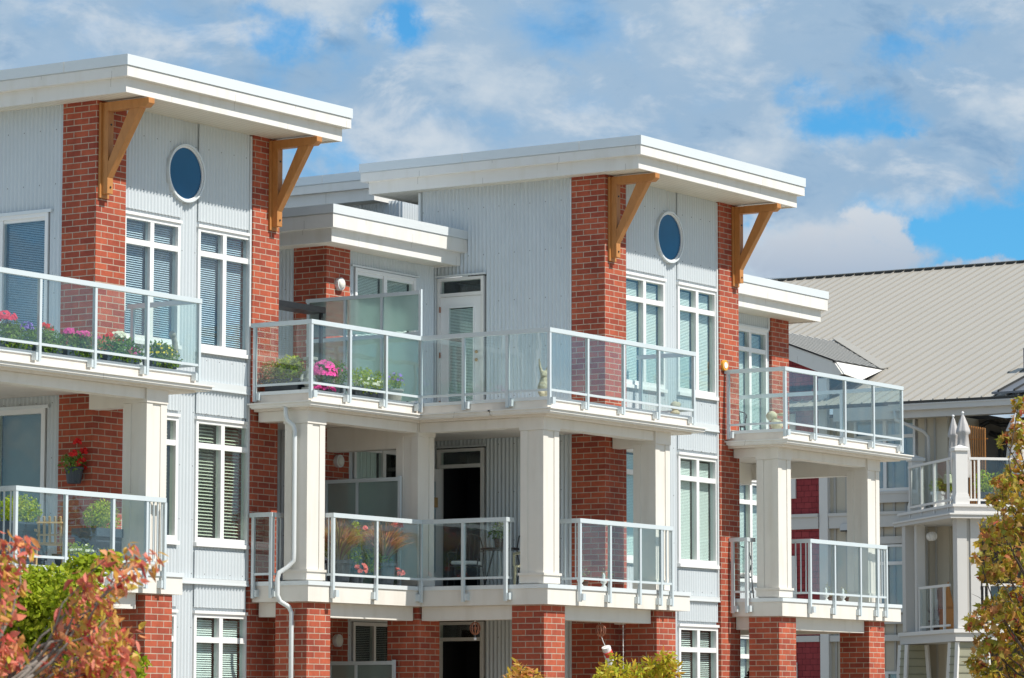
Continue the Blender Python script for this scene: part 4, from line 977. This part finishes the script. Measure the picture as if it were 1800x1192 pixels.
row('flower_box', 'flower box crowned by a row of bright pink geraniums in front of the brick pillar', 38.80, [('f_pink', (-.2, -.03, .36), (.13, .09, .06), 46, .032), ('f_pink', (.08, -.02, .34), (.15, .09, .06), 46, .032), ('f_pink', (.33, -.02, .33), (.08, .07, .05), 22, .03)])
row('flower_box', 'flower box with cream white blossoms between two railing posts', 39.68, [('f_white', (-.05, -.04, .40), (.13, .08, .07), 42, .03), ('f_red', (-.22, 0, .40), (.05, .05, .03), 10, .028), ('f_pink', (.24, -.08, .17), (.12, .06, .09), 34, .026), ('f_violet', (.2, 0, .33), (.12, .06, .03), 12, .022)])
row('flower_box', 'flower box with small yellow daisies beside the pelican figure', 40.62, [('f_yellow', (0, -.08, .22), (.34, .1, .16), 34, .022)], green='green', w=.62)
# --- pelican
t = thing('pelican_figure', 'grey pelican garden figure at the right end of upper left balcony', 'figurine', (40.98, 32.98, D3))
q = MB(); b = Vector((40.98, 32.98, D3))
q.ball(b+Vector((-.08, 0, .13)), .12, 14, 10, (1.25, .8, .85)); q.ball(b+Vector((-.22, 0, .10)), .06, 10, 8, (1.4, .6, .6))
q.tube([b+Vector((.0, 0, .2)), b+Vector((.07, 0, .32)), b+Vector((.06, 0, .44)), b+Vector((.02, 0, .54))], .055, 10, .04); q.ball(b+Vector((0, 0, .56)), .055)
q.tube([b+Vector((.02, 0, .57)), b+Vector((.06, 0, .50)), b+Vector((.07, 0, .34)), b+Vector((.06, 0, .24))], .04, 8, .012); q.tube([b+Vector((-.05, .04, .05)), b+Vector((-.05, .04, 0))], .015, 6); q.tube([b+Vector((-.05, -.04, .05)), b+Vector((-.05, -.04, 0))], .015, 6)
obj('body', q, 'stone', t, remesh=.013)
# --- lower left balcony (left tower)
def shrub(c, rad, n, m_='bright', s=.05): return ('foliage', m_, lambda q: clump(q, c, rad, n, s))
plant('potted_shrub', 'tall square slate planter with a lime green shrub, left end of lower left balcony', 'planter', (38.02, 33.35, D2), ('box', .84, .62, 'slate', .5), [shrub((38.0, 33.3, D2+.78), (.38, .24, .24), 1500)])
plant('potted_shrub', 'tapered slate planter with a yellow green shrub next to the white column', 'planter', (40.02, 33.45, D2), ('box', .84, .62, 'slate', .5), [shrub((39.9, 33.4, D2+.78), (.30, .24, .25), 1400)])
plant('flower_trough', 'low slate trough of small pale flowers between two tall planters', 'planter', (38.98, 33.12, D2), ('box', .7, .2, 'slate', .22), [shrub((38.98, 33.05, D2+.27), (.34, .14, .11), 420, 'bright', .035), ('blossoms', 'f_white', lambda q: flowers(q, (39.02, 32.98, D2+.25), (.34, .1, .1), 30, .022))])
plant('hanging_geranium', 'black wall pot of red geraniums hanging on the brick pillar', 'plant pot', (40.24, 34.22, 4.15), ('round', .27, .24, 'char'), [('foliage', 'green', lambda q: clump(q, (40.24, 34.22, 4.45), (.26, .16, .16), 300, .055)), ('blossoms', 'f_red', lambda q: [flowers(q, (40.24+dx, 34.14, 4.45+dz), (.05, .04, .05), 14, .036) for dx, dz in ((-.02, .30), (.13, .17), (-.02, -.02), (.2, -.07), (.08, .04), (-.12, .12))])])
def slat_chair(name, label, c, mtl, yaw=0, s=1.0, back=.75):
    t = thing(name, label, 'chair', c, 'garden chairs on the balconies'); c = Vector(c); Rm = Matrix.Rotation(yaw, 3, 'Z')
    def T(p): return c + Rm @ (Vector(p)*s)
    def bar(q, a, b, w=.02): q.tube([T(a), T(b)], w*s, 4)
    q = MB()
    for k in range(5): bar(q, (-.22, -.2+k*.1, .38), (.22, -.2+k*.1, .38), .024)
    obj('seat', q, mtl, t)
    q = MB()
    for k in range(5): bar(q, (-.18+k*.09, .22, .38), (-.18+k*.09, .38, back+.1), .022)
    bar(q, (-.22, .36, back), (.22, .36, back), .02); bar(q, (-.22, .27, .52), (.22, .27, .52), .02); obj('backrest', q, mtl, t)
    for sx in (-1, 1):
        for (a, b) in (((sx*.22, -.2, .38), (sx*.22, -.24, 0)), ((sx*.22, .2, .38), (sx*.22, .28, 0))):
            q = MB(); bar(q, a, b, .022); obj('leg', q, mtl, t)
        q = MB(); bar(q, (sx*.24, -.22, .58), (sx*.24, .3, .6), .026); bar(q, (sx*.24, -.2, .58), (sx*.24, -.2, .38), .02); obj('armrest', q, mtl, t)
    return t
slat_chair('wooden_chair', 'small pale wooden slatted chair between planters on the lower left balcony', (38.35, 33.02, D2), 'pine', 2.2, .85, .72)
# --- upper middle balcony, left part
plant('leafy_planter', 'long planter of feathery yellow green foliage behind the side railing', 'planter', (44.55, 33.55, D3), ('box', .3, .2, 'char', .8), [shrub((44.50, 33.70, D3+.28), (.16, .34, .25), 1000, 'olivef', .05), ('fronds', 'bright', lambda q: clump(q, (44.50, 33.42, D3+.34), (.16, .26, .24), 900, .06))])
t = thing('garden_statue', 'grey stone seated figure statue in the corner of middle balcony', 'statue', (44.52, 33.05, D3))
q = MB(); b = Vector((44.52, 33.05, D3)); q.box(b.x-.1, b.x+.1, b.y-.1, b.y+.1, b.z, b.z+.05); q.ball(b+Vector((0, 0, .14)), .11, 12, 8, (1, 1.1, .9)); q.ball(b+Vector((0, 0, .28)), .085, 12, 8, (1, 1, 1.2)); q.ball(b+Vector((0, 0, .43)), .07, 12, 10, (1, 1, 1.2))
q.tube([b+Vector((-.09, -.06, .3)), b+Vector((-.13, -.04, .18)), b+Vector((-.1, .02, .1))], .03, 8); q.tube([b+Vector((-.03, .1, .3)), b+Vector((-.1, .1, .18)), b+Vector((-.12, .03, .12))], .03, 8); q.box(b.x-.085, b.x+.085, b.y-.085, b.y+.085, b.z+.48, b.z+.53); q.ball(b+Vector((-.08, 0, .42)), .02)
obj('body', q, 'stone', t, remesh=.012)
plant('flower_box', 'box of magenta petunias at the left post of the middle balcony', 'flower box', (44.90, 33.08, D3), ('box', .9, .16, 'char', .22), [shrub((45.05, 33.02, D3+.30), (.46, .17, .24), 850, 'green', .05), ('blossoms', 'f_pink', lambda q: (flowers(q, (44.75, 32.93, D3+.26), (.28, .13, .22), 150, .034), flowers(q, (45.2, 33.0, D3+.36), (.22, .1, .12), 26, .024), flowers(q, (44.75, 32.93, D3+.04), (.28, .05, .05), 40, .028)))])
plant('flower_box', 'box of small white flowers under the frosted screen', 'flower box', (46.05, 33.08, D3), ('box', .85, .16, 'char', .22), [shrub((45.95, 33.0, D3+.27), (.50, .17, .20), 900, 'bright', .05), ('blossoms', 'f_white', lambda q: flowers(q, (46.0, 32.95, D3+.2), (.38, .1, .12), 60, .026))])
plant('flower_pot', 'round grey pot of violet blue flowers near the inner corner post', 'plant pot', (46.82, 33.08, D3), ('round', .32, .20, 'stone'), [shrub((46.8, 33.05, D3+.32), (.20, .14, .15), 320, 'bright', .045), ('blossoms', 'f_violet', lambda q: flowers(q, (46.78, 33.0, D3+.33), (.17, .1, .13), 26, .026))])
t = thing('outdoor_heater_shelf', 'black metal garden shelf against the brick pillar behind the screen', 'shelf', (46.3, 34.9, D3))
q = MB(); q.box(45.6, 46.95, 34.55, 34.9, 7.36, 7.46)
for x in (45.62, 46.9): q.box(x, x+.05, 34.6, 34.65, D3, 7.36)
obj('frame', q, 'black', t)
# --- rabbit, frog, shell
def rabbit(label, c, s):
    t = thing('rabbit_figure', label, 'figurine', c); b = Vector(c); q = MB()
    def B(p, r, sc): q.ball(b+Vector(p)*s, r*s, 12, 9, sc)
    B((0, 0, .15), .12, (1.05, .9, 1.3)); B((0, 0, .27), .085, (1, .9, 1.3)); B((-.01, -.01, .385), .068, (1.05, .95, 1.05)); B((-.055, -.03, .37), .035, (1.2, 1, .8)); B((-.10, -.02, .06), .06, (1, .9, .8)); B((.09, 0, .06), .06, (1.4, .9, .7)); B((-.06, -.05, .2), .035, (.8, .8, 2.0))
    q.tube([b+Vector((-.02, .03, .42))*s, b+Vector((-.045, .05, .52))*s, b+Vector((-.05, .07, .66))*s], .032*s, 8, .014*s); q.tube([b+Vector((.02, -.03, .42))*s, b+Vector((.04, -.06, .52))*s, b+Vector((.05, -.10, .65))*s], .032*s, 8, .014*s)
    B((.0, 0, .0), .05, (2.4, 1.6, .5)); obj('body', q, 'sand', t, remesh=.011); return t
rabbit('sandstone rabbit with tall ears at the corner of the middle balcony', (47.50, 30.60, D3), .95)
t = thing('stone_figure', 'small curled sandstone animal near the right post of middle balcony', 'figurine', (51.62, 30.60, D3))
q = MB(); b = Vector((51.62, 30.6, D3)); q.ball(b+Vector((0, 0, .05)), .08, 12, 8, (1.3, 1, .6)); q.ball(b+Vector((0, 0, .17)), .09, 12, 8, (1.1, .9, .9)); q.ball(b+Vector((.1, 0, .2)), .05); obj('body', q, 'sand', t, remesh=.012)
t = thing('stone_rabbit', 'cream stone animal figure behind the corner post of right balcony', 'figurine', (55.20, 30.62, D3))
q = MB(); b = Vector((55.2, 30.62, D3)); q.ball(b+Vector((0, 0, .10)), .10, 12, 8, (1.1, 1.2, 1)); q.ball(b+Vector((0, .1, .26)), .09, 12, 8, (1, 1.2, 1)); q.ball(b+Vector((0, -.1, .28)), .04, 8, 6, (.8, 2, .8)); obj('body', q, mat('pale_stone', (.62, .56, .40), .9, var=.15, vscale=20), t, remesh=.012)
# orange-rimmed round thermometer on the right pillar of the middle tower
t = thing('wall_thermometer', 'round orange rimmed thermometer on the brick pillar above the right balcony rail', 'thermometer', (54.75, 31.41, 6.97))
q = MB(); q.tube([(54.75, 31.448, 6.98), (54.75, 31.40, 6.98)], .095, 24); obj('rim', q, 'amber', t); q = MB(); q.tube([(54.75, 31.40, 6.98), (54.75, 31.392, 6.98)], .055, 20); obj('dial', q, 'white', t)
# iron chair upper right balcony
def iron_chair(label, c, yaw=0, cushion=None, mtl='black', name='iron_chair'):
    t = thing(name, label, 'chair', c, 'metal garden chairs on the balconies'); c = Vector(c); Rm = Matrix.Rotation(yaw, 3, 'Z')
    def T(p): return c + Rm @ Vector(p)
    def cv(q, ps, r=.011): q.tube([T(p) for p in ps], r, 6)
    q = MB(); cv(q, [(-.24, -.22, .42), (.24, -.22, .42), (.24, .22, .42), (-.24, .22, .42), (-.24, -.22, .42)])
    for k in range(6): cv(q, [(-.24+.08*k+.04, -.22, .42), (-.24+.08*k+.04, .22, .42)], .006)
    obj('seat', q, mtl, t)
    q = MB(); cv(q, [(-.24, .22, .42), (-.23, .32, .7), (-.16, .36, .92), (0, .37, .98), (.16, .36, .92), (.23, .32, .7), (.24, .22, .42)])
    for k in range(5): cv(q, [(-.16+.08*k, .24, .45), (-.14+.07*k, .36, .93)], .007)
    obj('backrest', q, mtl, t)
    for sx in (-1, 1):
        q = MB(); cv(q, [(sx*.24, .28, .66), (sx*.27, 0, .66), (sx*.27, -.20, .64), (sx*.27, -.24, .58), (sx*.26, -.18, .56)]); cv(q, [(sx*.27, -.2, .64), (sx*.24, -.22, .42)]); obj('armrest', q, mtl, t)
        for sy in (-1, 1): q = MB(); cv(q, [(sx*.24, sy*.22, .42), (sx*.27, sy*.27, 0)]); obj('leg', q, mtl, t)
    if cushion:
        q = MB(); 
        pts = [T((-.22, -.2, .44)), T((.22, -.2, .44)), T((.22, .2, .44)), T((-.22, .2, .44))]; q.prism(pts, (0, 0, .06)); obj('cushion', q, cushion, t, bevel=.02)
    return t
iron_chair('dark iron chair in front of the brick and window on the upper right balcony', (55.75, 31.9, D3-.25), 1.9)
iron_chair('black metal chair with white cushion in front of the open door', (49.35, 33.35, D2), -1.2, 'white')
iron_chair('black metal chair with white cushion beside the corrugated wall', (50.2, 32.45, D2), 1.6, 'white')
t = thing('patio_table', 'small dark slatted table between chairs on lower middle balcony', 'table', (49.85, 33.0, D2)); q = MB()
q.tube([(49.85, 33.0, D2+.70), (49.85, 33.0, D2+.73)], .33, 24); obj('tabletop', q, 'black', t)
for k in range(3): a = k*2.1; q = MB(); q.tube([(49.85+.1*math.cos(a), 33+.1*math.sin(a), D2+.7), (49.85+.28*math.cos(a), 33+.28*math.sin(a), D2)], .014, 6); obj('leg', q, 'black', t)
plant('leafy_pot', 'dark leafy plant on the table behind the lower middle glass', 'plant pot', (49.85, 33.0, D2+.73), ('round', .2, .16, 'terra'), [shrub((49.85, 33.0, D2+1.0), (.18, .18, .16), 260, 'green', .06)])
iron_chair('black iron chair behind the column on the lower right balcony', (56.0, 31.9, D2), 2.2, 'white'); iron_chair('black iron chair nearer the window on the lower right balcony', (57.4, 33.1, D2), 0.4, 'white')
slat_chair('garden_armchair', 'sage green slatted armchair with white cushion beside the big column', (49.15, 31.9, D2), 'sage', 2.5, 1.0, .85)
t = thing('white_cushion', 'white cushion lying over the back of sage armchair', 'cushion', (49.3, 31.65, D2+.66)); q = MB(); q.box(49.02, 49.42, 31.55, 31.62, D2+.66, D2+.98); obj('cover', q, 'white', t, bevel=.025)
# orange box on door edge
q = MB(); q.box(50.42, 50.56, 34.76, 34.80, 4.33, 4.50); tag(obj('hanging_sign', q, 'pine', None), 'small tan wooden plaque hanging on the open white door', 'plaque')
# fountain grasses on lower middle balcony
def gpot(label, c, n, h, sp, extra): 
    return plant('fountain_grass', label, 'plant pot', c, ('round', .42, .36, 'char'), [('grass_blades', 'purplegrass', lambda q: grass(q, (c[0], c[1], c[2]+.34), n, h, sp, .011))]+extra)
gpot('purple fountain grass in a dark pot at the left post of lower middle balcony', (45.40, 33.12, D2), 900, .76, .60, [('green_blades', 'bright', lambda q: grass(q, (45.5, 33.3, D2+.34), 90, .5, .6, .014))])
gpot('purple fountain grass in a dark pot right of the middle post of lower balcony', (46.62, 33.12, D2), 1000, .78, .66, [('green_blades', 'bright', lambda q: grass(q, (46.7, 33.3, D2+.34), 160, .4, .5, .014))])
plant('climbing_plant', 'green climber with pink trumpet flowers between the two grasses', 'plant', (46.05, 33.28, D2), ('round', .34, .3, 'char'), [('foliage', 'bright', lambda q: (clump(q, (46.05, 33.28, D2+.65), (.14, .12, .36), 420, .07), clump(q, (46.5, 33.15, D2+.38), (.28, .14, .24), 620, .075, droop=.3))), ('blossoms', 'f_coral', lambda q: (flowers(q, (45.85, 33.0, D2+.20), (.12, .06, .12), 14, .045), flowers(q, (46.9, 33.0, D2+.20), (.1, .06, .08), 12, .045), flowers(q, (46.05, 33.1, D2+.88), (.05, .05, .05), 4, .04), flowers(q, (47.05, 33.15, D2+.98), (.12, .06, .06), 12, .045)))])
t = thing('plant_hoop', 'thin dark bent metal plant hoop beside the fountain grass', 'plant support', (47.05, 33.2, D2)); q = MB(); q.tube([(46.75, 33.2, D2), (47.0, 33.2, D2+.15), (47.12, 33.2, D2+.4), (47.08, 33.2, D2+.62)], .008, 6); obj('wire', q, 'black', t)
# garden lamps / ornaments behind glass
for (x, lab) in ((48.62, 'small white glass lantern nearest the big column on the middle deck'), (49.34, 'small white glass lantern beside the second post on the middle deck'), (57.0, 'small white glass lantern left of two on the right deck'), (57.66, 'small white glass lantern right of two on the right deck')):
    q = MB(); q.lathe((x, 30.62, D2), [(.045, 0), (.05, .02), (.02, .05), (.055, .09), (.05, .13), (.02, .16), (.025, .20), (.006, .25)], 14); tag(obj('garden_lantern', q, 'wglass2' if False else 'trim', None, smooth=True), lab, 'lantern', 'small glass lanterns along the deck edges')
    plant('trailing_plant', 'thin dry trailing plant beside the lantern'+lab.split('lantern')[1], 'plant', (x+.28, 30.72, D2), ('round', .14, .1, 'terra'), [('foliage', 'olivef', lambda q, x=x: clump(q, (x+.28, 30.72, D2+.2), (.14, .08, .14), 60, .03))], 'small plants along the deck edges')
# wind spinners, windsock, bead string under the middle deck
def spinner(label, c, zt):
    t = thing('wind_spinner', label, 'wind spinner', c, 'copper wind spinners'); c = Vector(c); q = MB()
    for k in range(5):
        a = math.pi*k/5; pts = [c+Vector((math.cos(a)*.085*math.sin(u)*1.0, math.sin(a)*.085*math.sin(u), .10*math.cos(u))) for u in [2*math.pi*i/16 for i in range(17)]]
        q.tube(pts, .008, 5)
    q.ball(c, .03); obj('wire_cage', q, 'copper', t)
    q = MB(); q.tube([c+Vector((0, 0, .10)), Vector((c.x, c.y, zt))], .004, 5)
    q.tube([Vector((c.x+.03*math.cos(u), c.y, zt-.04+.03*math.sin(u))) for u in [2*math.pi*i/12 for i in range(13)]], .006, 5); obj('hook', q, 'white', t); return t
spinner('copper wind spinner hanging left of the brick pier under the deck', (47.62, 32.0, 2.14), 2.27)
spinner('copper wind spinner hanging between two brick piers above the windsock', (49.45, 30.75, 2.13), 2.40)
t = thing('crystal_pendant', 'small clear ball hanging under the left copper spinner', 'pendant', (47.62, 32.0, 1.94)); q = MB(); q.ball((47.62, 32, 1.97), .025); q.tube([(47.62, 32, 2.0), (47.62, 32, 2.04)], .003, 5); obj('ball', q, 'white', t)
t = thing('windsock', 'white and red tube windsock blowing sideways under the copper spinner', 'windsock', (49.72, 30.75, 1.5)); q = MB()
q.tube([(49.62, 30.75, 1.86), (49.72, 30.75, 1.66), (49.80, 30.75, 1.42)], .075, 14, .06); obj('sleeve', q, 'white', t); q = MB(); q.tube([(49.64, 30.735, 1.79), (49.69, 30.735, 1.72)], .076, 8); obj('red_band', q, 'redc', t)
q = MB(); q.tube([(49.47, 30.75, 2.04), (49.52, 30.75, 1.96), (49.57, 30.75, 1.90), (49.62, 30.75, 1.86)], .007, 5); obj('cord', q, 'white', t)
q = MB()
for k in range(46): q.ball((50.32, 30.85, 2.42-k*.021), .008+.004*(k % 5 == 0), 6, 4)
tag(obj('bead_string', q, 'white', None), 'vertical string of white beads hanging beside the windsock', 'bead string')
# hanging basket under the right deck
plant('hanging_basket', 'burgundy foliage basket hanging under the right balcony', 'plant', (57.6, 32.2, 1.25), ('round', .34, .2, 'terra'), [('foliage', 'darkfol', lambda q: clump(q, (57.6, 32.2, 1.50), (.42, .3, .2), 900, .09)), ('hanger', 'black', lambda q: [q.tube([(57.6, 32.2, 2.25), (57.6+.15*math.cos(a), 32.2+.15*math.sin(a), 1.45)], .004, 5) for a in (0, 2.1, 4.2)])])
# --- things on the right-hand building's balcony
def parasol(label, c, h, r):
    t = thing('folded_parasol', label, 'parasol', c, 'folded parasols'); c = Vector(c); q = MB(); seg = 18; prof = [(.03, 0), (r*.5, -.14), (r*.92, -.36), (r*.97, -.43), (r*.72, -.47), (r*.9, -.72), (r*1.02, -1.0), (r*.9, -1.5)]
    i0 = 0
    for (rr, z) in prof:
        for j in range(seg): a = 2*math.pi*j/seg; k = 1+.20*math.sin(a*5)+.07*math.sin(a*9+z*6); q.v.append((c.x+rr*k*math.cos(a), c.y+rr*k*math.sin(a), c.z+h+z))
    for k in range(len(prof)-1):
        for j in range(seg): q.f.append((k*seg+j, k*seg+(j+1) % seg, (k+1)*seg+(j+1) % seg, (k+1)*seg+j))
    obj('canopy', q, 'canvas', t, smooth=True); q = MB(); q.tube([c, c+Vector((0, 0, h+.04))], .02, 8); q.ball(c+Vector((0, 0, h+.06)), .035); obj('pole', q, 'trim', t)
parasol('folded grey parasol left of the two by the balcony post', (77.2, 37.95, 5.72), 2.2, .125); parasol('folded cream parasol right of the two with a white finial', (76.7, 37.45, 5.72), 2.22, .155); parasol('tall folded grey parasol partly behind the maple leaves', (76.9, 36.15, 5.72), 2.2, .22)
t = thing('bamboo_screen', 'upright bamboo slat screen behind the folded parasols', 'screen', (77.4, 37.4, 5.72)); q = MB()
for k in range(8): q.box(77.4, 77.43, 37.62-k*.06, 37.65-k*.06, 5.75, 7.76-.012*k)
obj('slats', q, 'timber', t); q = MB(); q.box(77.43, 77.45, 37.15, 37.66, 7.4, 7.43); q.box(77.43, 77.45, 37.15, 37.66, 6.5, 6.53); obj('crossbar', q, 'timber', t)
t = thing('hanging_tools', 'dark coiled hose and rack on the shaded back wall', 'rack', (79.7, 37.9, 7.3)); q = MB()
q.tube([(79.75, 38.45, 7.95), (79.75, 38.2, 8.05), (79.75, 37.9, 7.95), (79.75, 37.3, 7.95)], .06, 8); q.tube([(79.75, 38.2, 7.75), (79.75, 37.8, 7.62), (79.75, 37.4, 7.7)], .07, 8); q.tube([(79.7, 37.9, 7.6), (79.7, 38.0, 6.4)], .035, 6); q.tube([(79.7, 37.85, 7.6), (79.7, 37.65, 6.4)], .035, 6); obj('coil', q, 'black', t)
plant('potted_shrub', 'bushy green plants in a pale blue trough behind the angled balcony glass', 'planter', (76.75, 38.0, 5.75), ('box', .8, .36, 'flash', .3), [shrub((76.7, 38.0, 6.25), (.34, .3, .18), 600, 'bright', .07)]); plant('potted_shrub', 'round green shrub behind the glass right of the white balcony post', 'planter', (77.0, 36.35, 5.75), ('round', .5, .3, 'char'), [shrub((77.0, 36.4, 6.30), (.45, .42, .30), 900, 'bright', .09)])
plant('potted_shrub', 'green shrub beside the balusters of the far balcony', 'planter', (76.5, 36.75, 5.75), ('round', .4, .3, 'char'), [shrub((76.5, 36.8, 6.25), (.25, .25, .34), 500, 'bright', .08)])
t = thing('watering_can', 'pale green watering can on the trough of far balcony', 'watering can', (76.55, 37.78, 6.25)); q = MB(); q.lathe((76.55, 37.78, 6.3), [(.10, 0), (.12, .02), (.11, .2), (.09, .22)], 14); q.tube([(76.55, 37.68, 6.48), (76.55, 37.73, 6.60), (76.55, 37.83, 6.60), (76.55, 37.88, 6.48)], .012, 6); q.tube([(76.55, 37.88, 6.36), (76.55, 38.05, 6.54)], .018, 6); obj('can', q, mat('pale_green_plastic', (.45, .52, .36), .4), t)
plant('potted_plant', 'dark red leaved plant behind the glass of far lower balcony', 'plant pot', (76.7, 38.25, 2.79), ('round', .3, .25, 'terra'), [('foliage', 'darkfol', lambda q: grass(q, (76.7, 38.25, 3.0), 60, .55, .3, .012))])
t = thing('easel_chair', 'leaning tan wooden chair behind the far lower balcony glass', 'chair', (76.4, 37.8, 2.79)); q = MB(); q.prism([(76.5, 37.65, 3.3), (76.5, 37.95, 3.3), (76.5, 37.8, 3.95)], (.04, 0, 0)); q.box(76.45, 76.55, 37.6, 38.0, 2.8, 3.3); obj('frame', q, 'timber', t)
q = MB(); q.tube([(77.5, 38.75, 5.1), (77.4, 38.62, 5.1)], .11, 20); q.ball((77.4, 38.62, 5.1), .10, 12, 8, (1, .7, 1)); tag(obj('round_lamp', q, 'trim', None), 'round white lamp under the far balcony ceiling', 'lamp')

# ================================================================== trees
def branch(mb, a, b, r0, r1, wig=.06, seg=6):
    a, b = Vector(a), Vector(b); L_ = (b-a).length; pts = []
    for k in range(seg+1):
        t = k/seg; p = a.lerp(b, t)
        if 0 < k < seg: p += rv()*L_*wig
        pts.append(p)
    mb.tube(pts, r0, 6, r1); return pts
# foreground red-leaved tree, left
T = thing('red_leaved_tree', 'out of focus tree with coral red and yellow drooping leaves in the lower left foreground', 'tree', W(-60, 1600, 19) * 1)
T.location.z = -.9; BASE[T.name] = Vector(T.location)
tr, cw = MB(), MB()
root = W(-120, 1330, 19); foot = Vector((root.x, root.y, -.9)); branch(tr, foot, root, .09, .06, .02)
tips = [(15, 955), (10, 1075), (150, 1020), (185, 985), (232, 975), (262, 985), (205, 1020), (150, 1060), (120, 1105), (175, 1105), (225, 1112), (215, 1150), (175, 1165), (130, 1180), (80, 1150), (30, 1130), (20, 1175), (180, 1050), (0, 1010), (190, 1085), (235, 1005), (100, 1170)]
tips += [(45, 960), (0, 985), (200, 1130), (160, 1150), (150, 1185), (215, 1180), (0, 1150)]
for (x, y) in tips:
    e = W(x, y, 19 + random.uniform(-.25, .3)); midp = W(-20 + x*.42, 1230 - (1200-y)*.38, 19+random.uniform(-.1, .1))
    branch(tr, root, midp, .014, .009, .03, 4); ps = branch(tr, midp, e, .009, .003, .05, 6)
    for p in ps[3:]:
        for _ in range(8):
            add_leaf(cw, p + rv()*.04, rv()*.6+Vector((0, 0, -.75))+rt*.35, rv(), random.uniform(.04, .085), 'long' if random.random() < .85 else 'oval', random.uniform(-.1, .4))
    for _ in range(17):
        add_leaf(cw, e + rv()*.06, rv()*.8+Vector((0, 0, -.6))+rt*.25, rv(), random.uniform(.045, .09), 'long' if random.random() < .85 else 'oval', random.uniform(-.1, .4))
obj('trunk', tr, 'bark', T, smooth=True); obj('crown', cw, 'leaf_red', T)
# lime shrub behind it
def bush(name, label, cat, boxes, m_, size, kind, dist, trunk_px, grp=None, bark='bark2', nper=1.0, jit=.5, cols=None):
    base = W(*trunk_px, dist); base.z = -.9; T = thing(name, label, cat, base, grp); tr, cw = MB(), MB()
    s = dist/FOC
    hub = W(trunk_px[0], trunk_px[1], dist); branch(tr, base, hub, .07, .04, .03)
    for (x, y, rx, ry, n) in boxes:
        c = W(x, y, dist + random.uniform(-jit, jit)); branch(tr, hub, c, .022, .006, .06)
        for _ in range(5): branch(tr, c, c + Vector((rv().x*rx*s, rv().y*rx*s, rv().z*ry*s)), .007, .002, .05, 4)
        clump(cw, c, (rx*s, rx*s, ry*s), int(n*nper), size, kind, droop=.45, shell=.5)
    obj('trunk', tr, bark, T, smooth=True); obj('crown', cw, m_, T); return T
bush('lime_shrub', 'bright lime green shrub behind the red leaved tree', 'shrub', [(60, 1090, 75, 60, 1500), (150, 1000, 36, 26, 480), (20, 1040, 50, 44, 800), (80, 1030, 60, 38, 900), (240, 1170, 16, 20, 120), (190, 985, 24, 16, 200), (130, 1045, 60, 40, 900), (30, 1150, 80, 60, 1500), (170, 1130, 45, 45, 700), (110, 1180, 90, 50, 1400), (215, 1190, 40, 25, 400)], 'leaf_lime', .075, 'oval', 33, (60, 1280))
# maple at right
bush('maple_tree', 'maple turning gold, green and red at the right edge', 'tree',
     [(1790, 712, 12, 22, 70), (1788, 770, 20, 34, 170), (1765, 775, 14, 9, 50), (1792, 840, 28, 48, 330), (1762, 850, 22, 22, 120), (1750, 880, 26, 14, 90), (1790, 910, 40, 48, 430), (1755, 930, 34, 24, 200), (1738, 952, 26, 14, 90), (1722, 980, 16, 9, 50), (1775, 985, 42, 34, 400), (1745, 1008, 26, 18, 150), (1790, 1050, 40, 44, 450), (1755, 1075, 40, 30, 300), (1722, 1092, 24, 18, 130), (1706, 1100, 12, 10, 40), (1785, 1115, 40, 34, 380), (1750, 1135, 38, 26, 220), (1775, 1175, 46, 26, 340), (1722, 1172, 20, 10, 70), (1712, 1160, 10, 7, 30), (1735, 1185, 24, 10, 90), (1840, 900, 60, 120, 700), (1840, 1100, 60, 110, 700)],
     'leaf_maple', .115, 'maple', 54, (1860, 1260), nper=.50, jit=1.0)
bush('young_tree_top', 'tip of a peach and gold leaved tree in front of the big brick pier', 'tree', [(915, 1180, 14, 14, 90), (935, 1190, 16, 10, 70), (905, 1196, 20, 14, 100)], 'leaf_peach', .115, 'long', 46, (915, 1320), nper=1.0, jit=.2, grp=None)
bush('young_tree_top', 'golden green tree top below the windsock and right brick pier', 'tree', [(1090, 1180, 32, 16, 170), (1075, 1192, 36, 18, 200), (1120, 1186, 22, 14, 110), (1150, 1172, 22, 14, 90), (1172, 1160, 16, 16, 80), (1180, 1180, 16, 18, 90), (1083, 1158, 6, 12, 26), (1150, 1195, 36, 16, 160)], 'leaf_gold', .115, 'long', 46, (1120, 1330), nper=1.0, jit=.3)

# ================================================================== power lines, ground
q = MB()
for (ya, yb) in ((478, 443), (492, 455), (494, 459), (500, 466)):
    a, b = W(1300, ya, 160), W(2100, yb, 160); a2 = W(1100, ya+9, 160)
    q.tube([a2.lerp(b, k/14)+Vector((0, 0, -1.2*math.sin(math.pi*k/14)*.4)) for k in range(15)], .013, 4)
tag(obj('power_line', q, 'wire', None), 'thin power lines crossing the sky above the grey roof', 'power line')
q = MB(); q.quad((-3000, -3000, -.9), (3000, -3000, -.9), (3000, 3000, -.9), (-3000, 3000, -.9)); struct(obj('ground', q, 'ground', None))
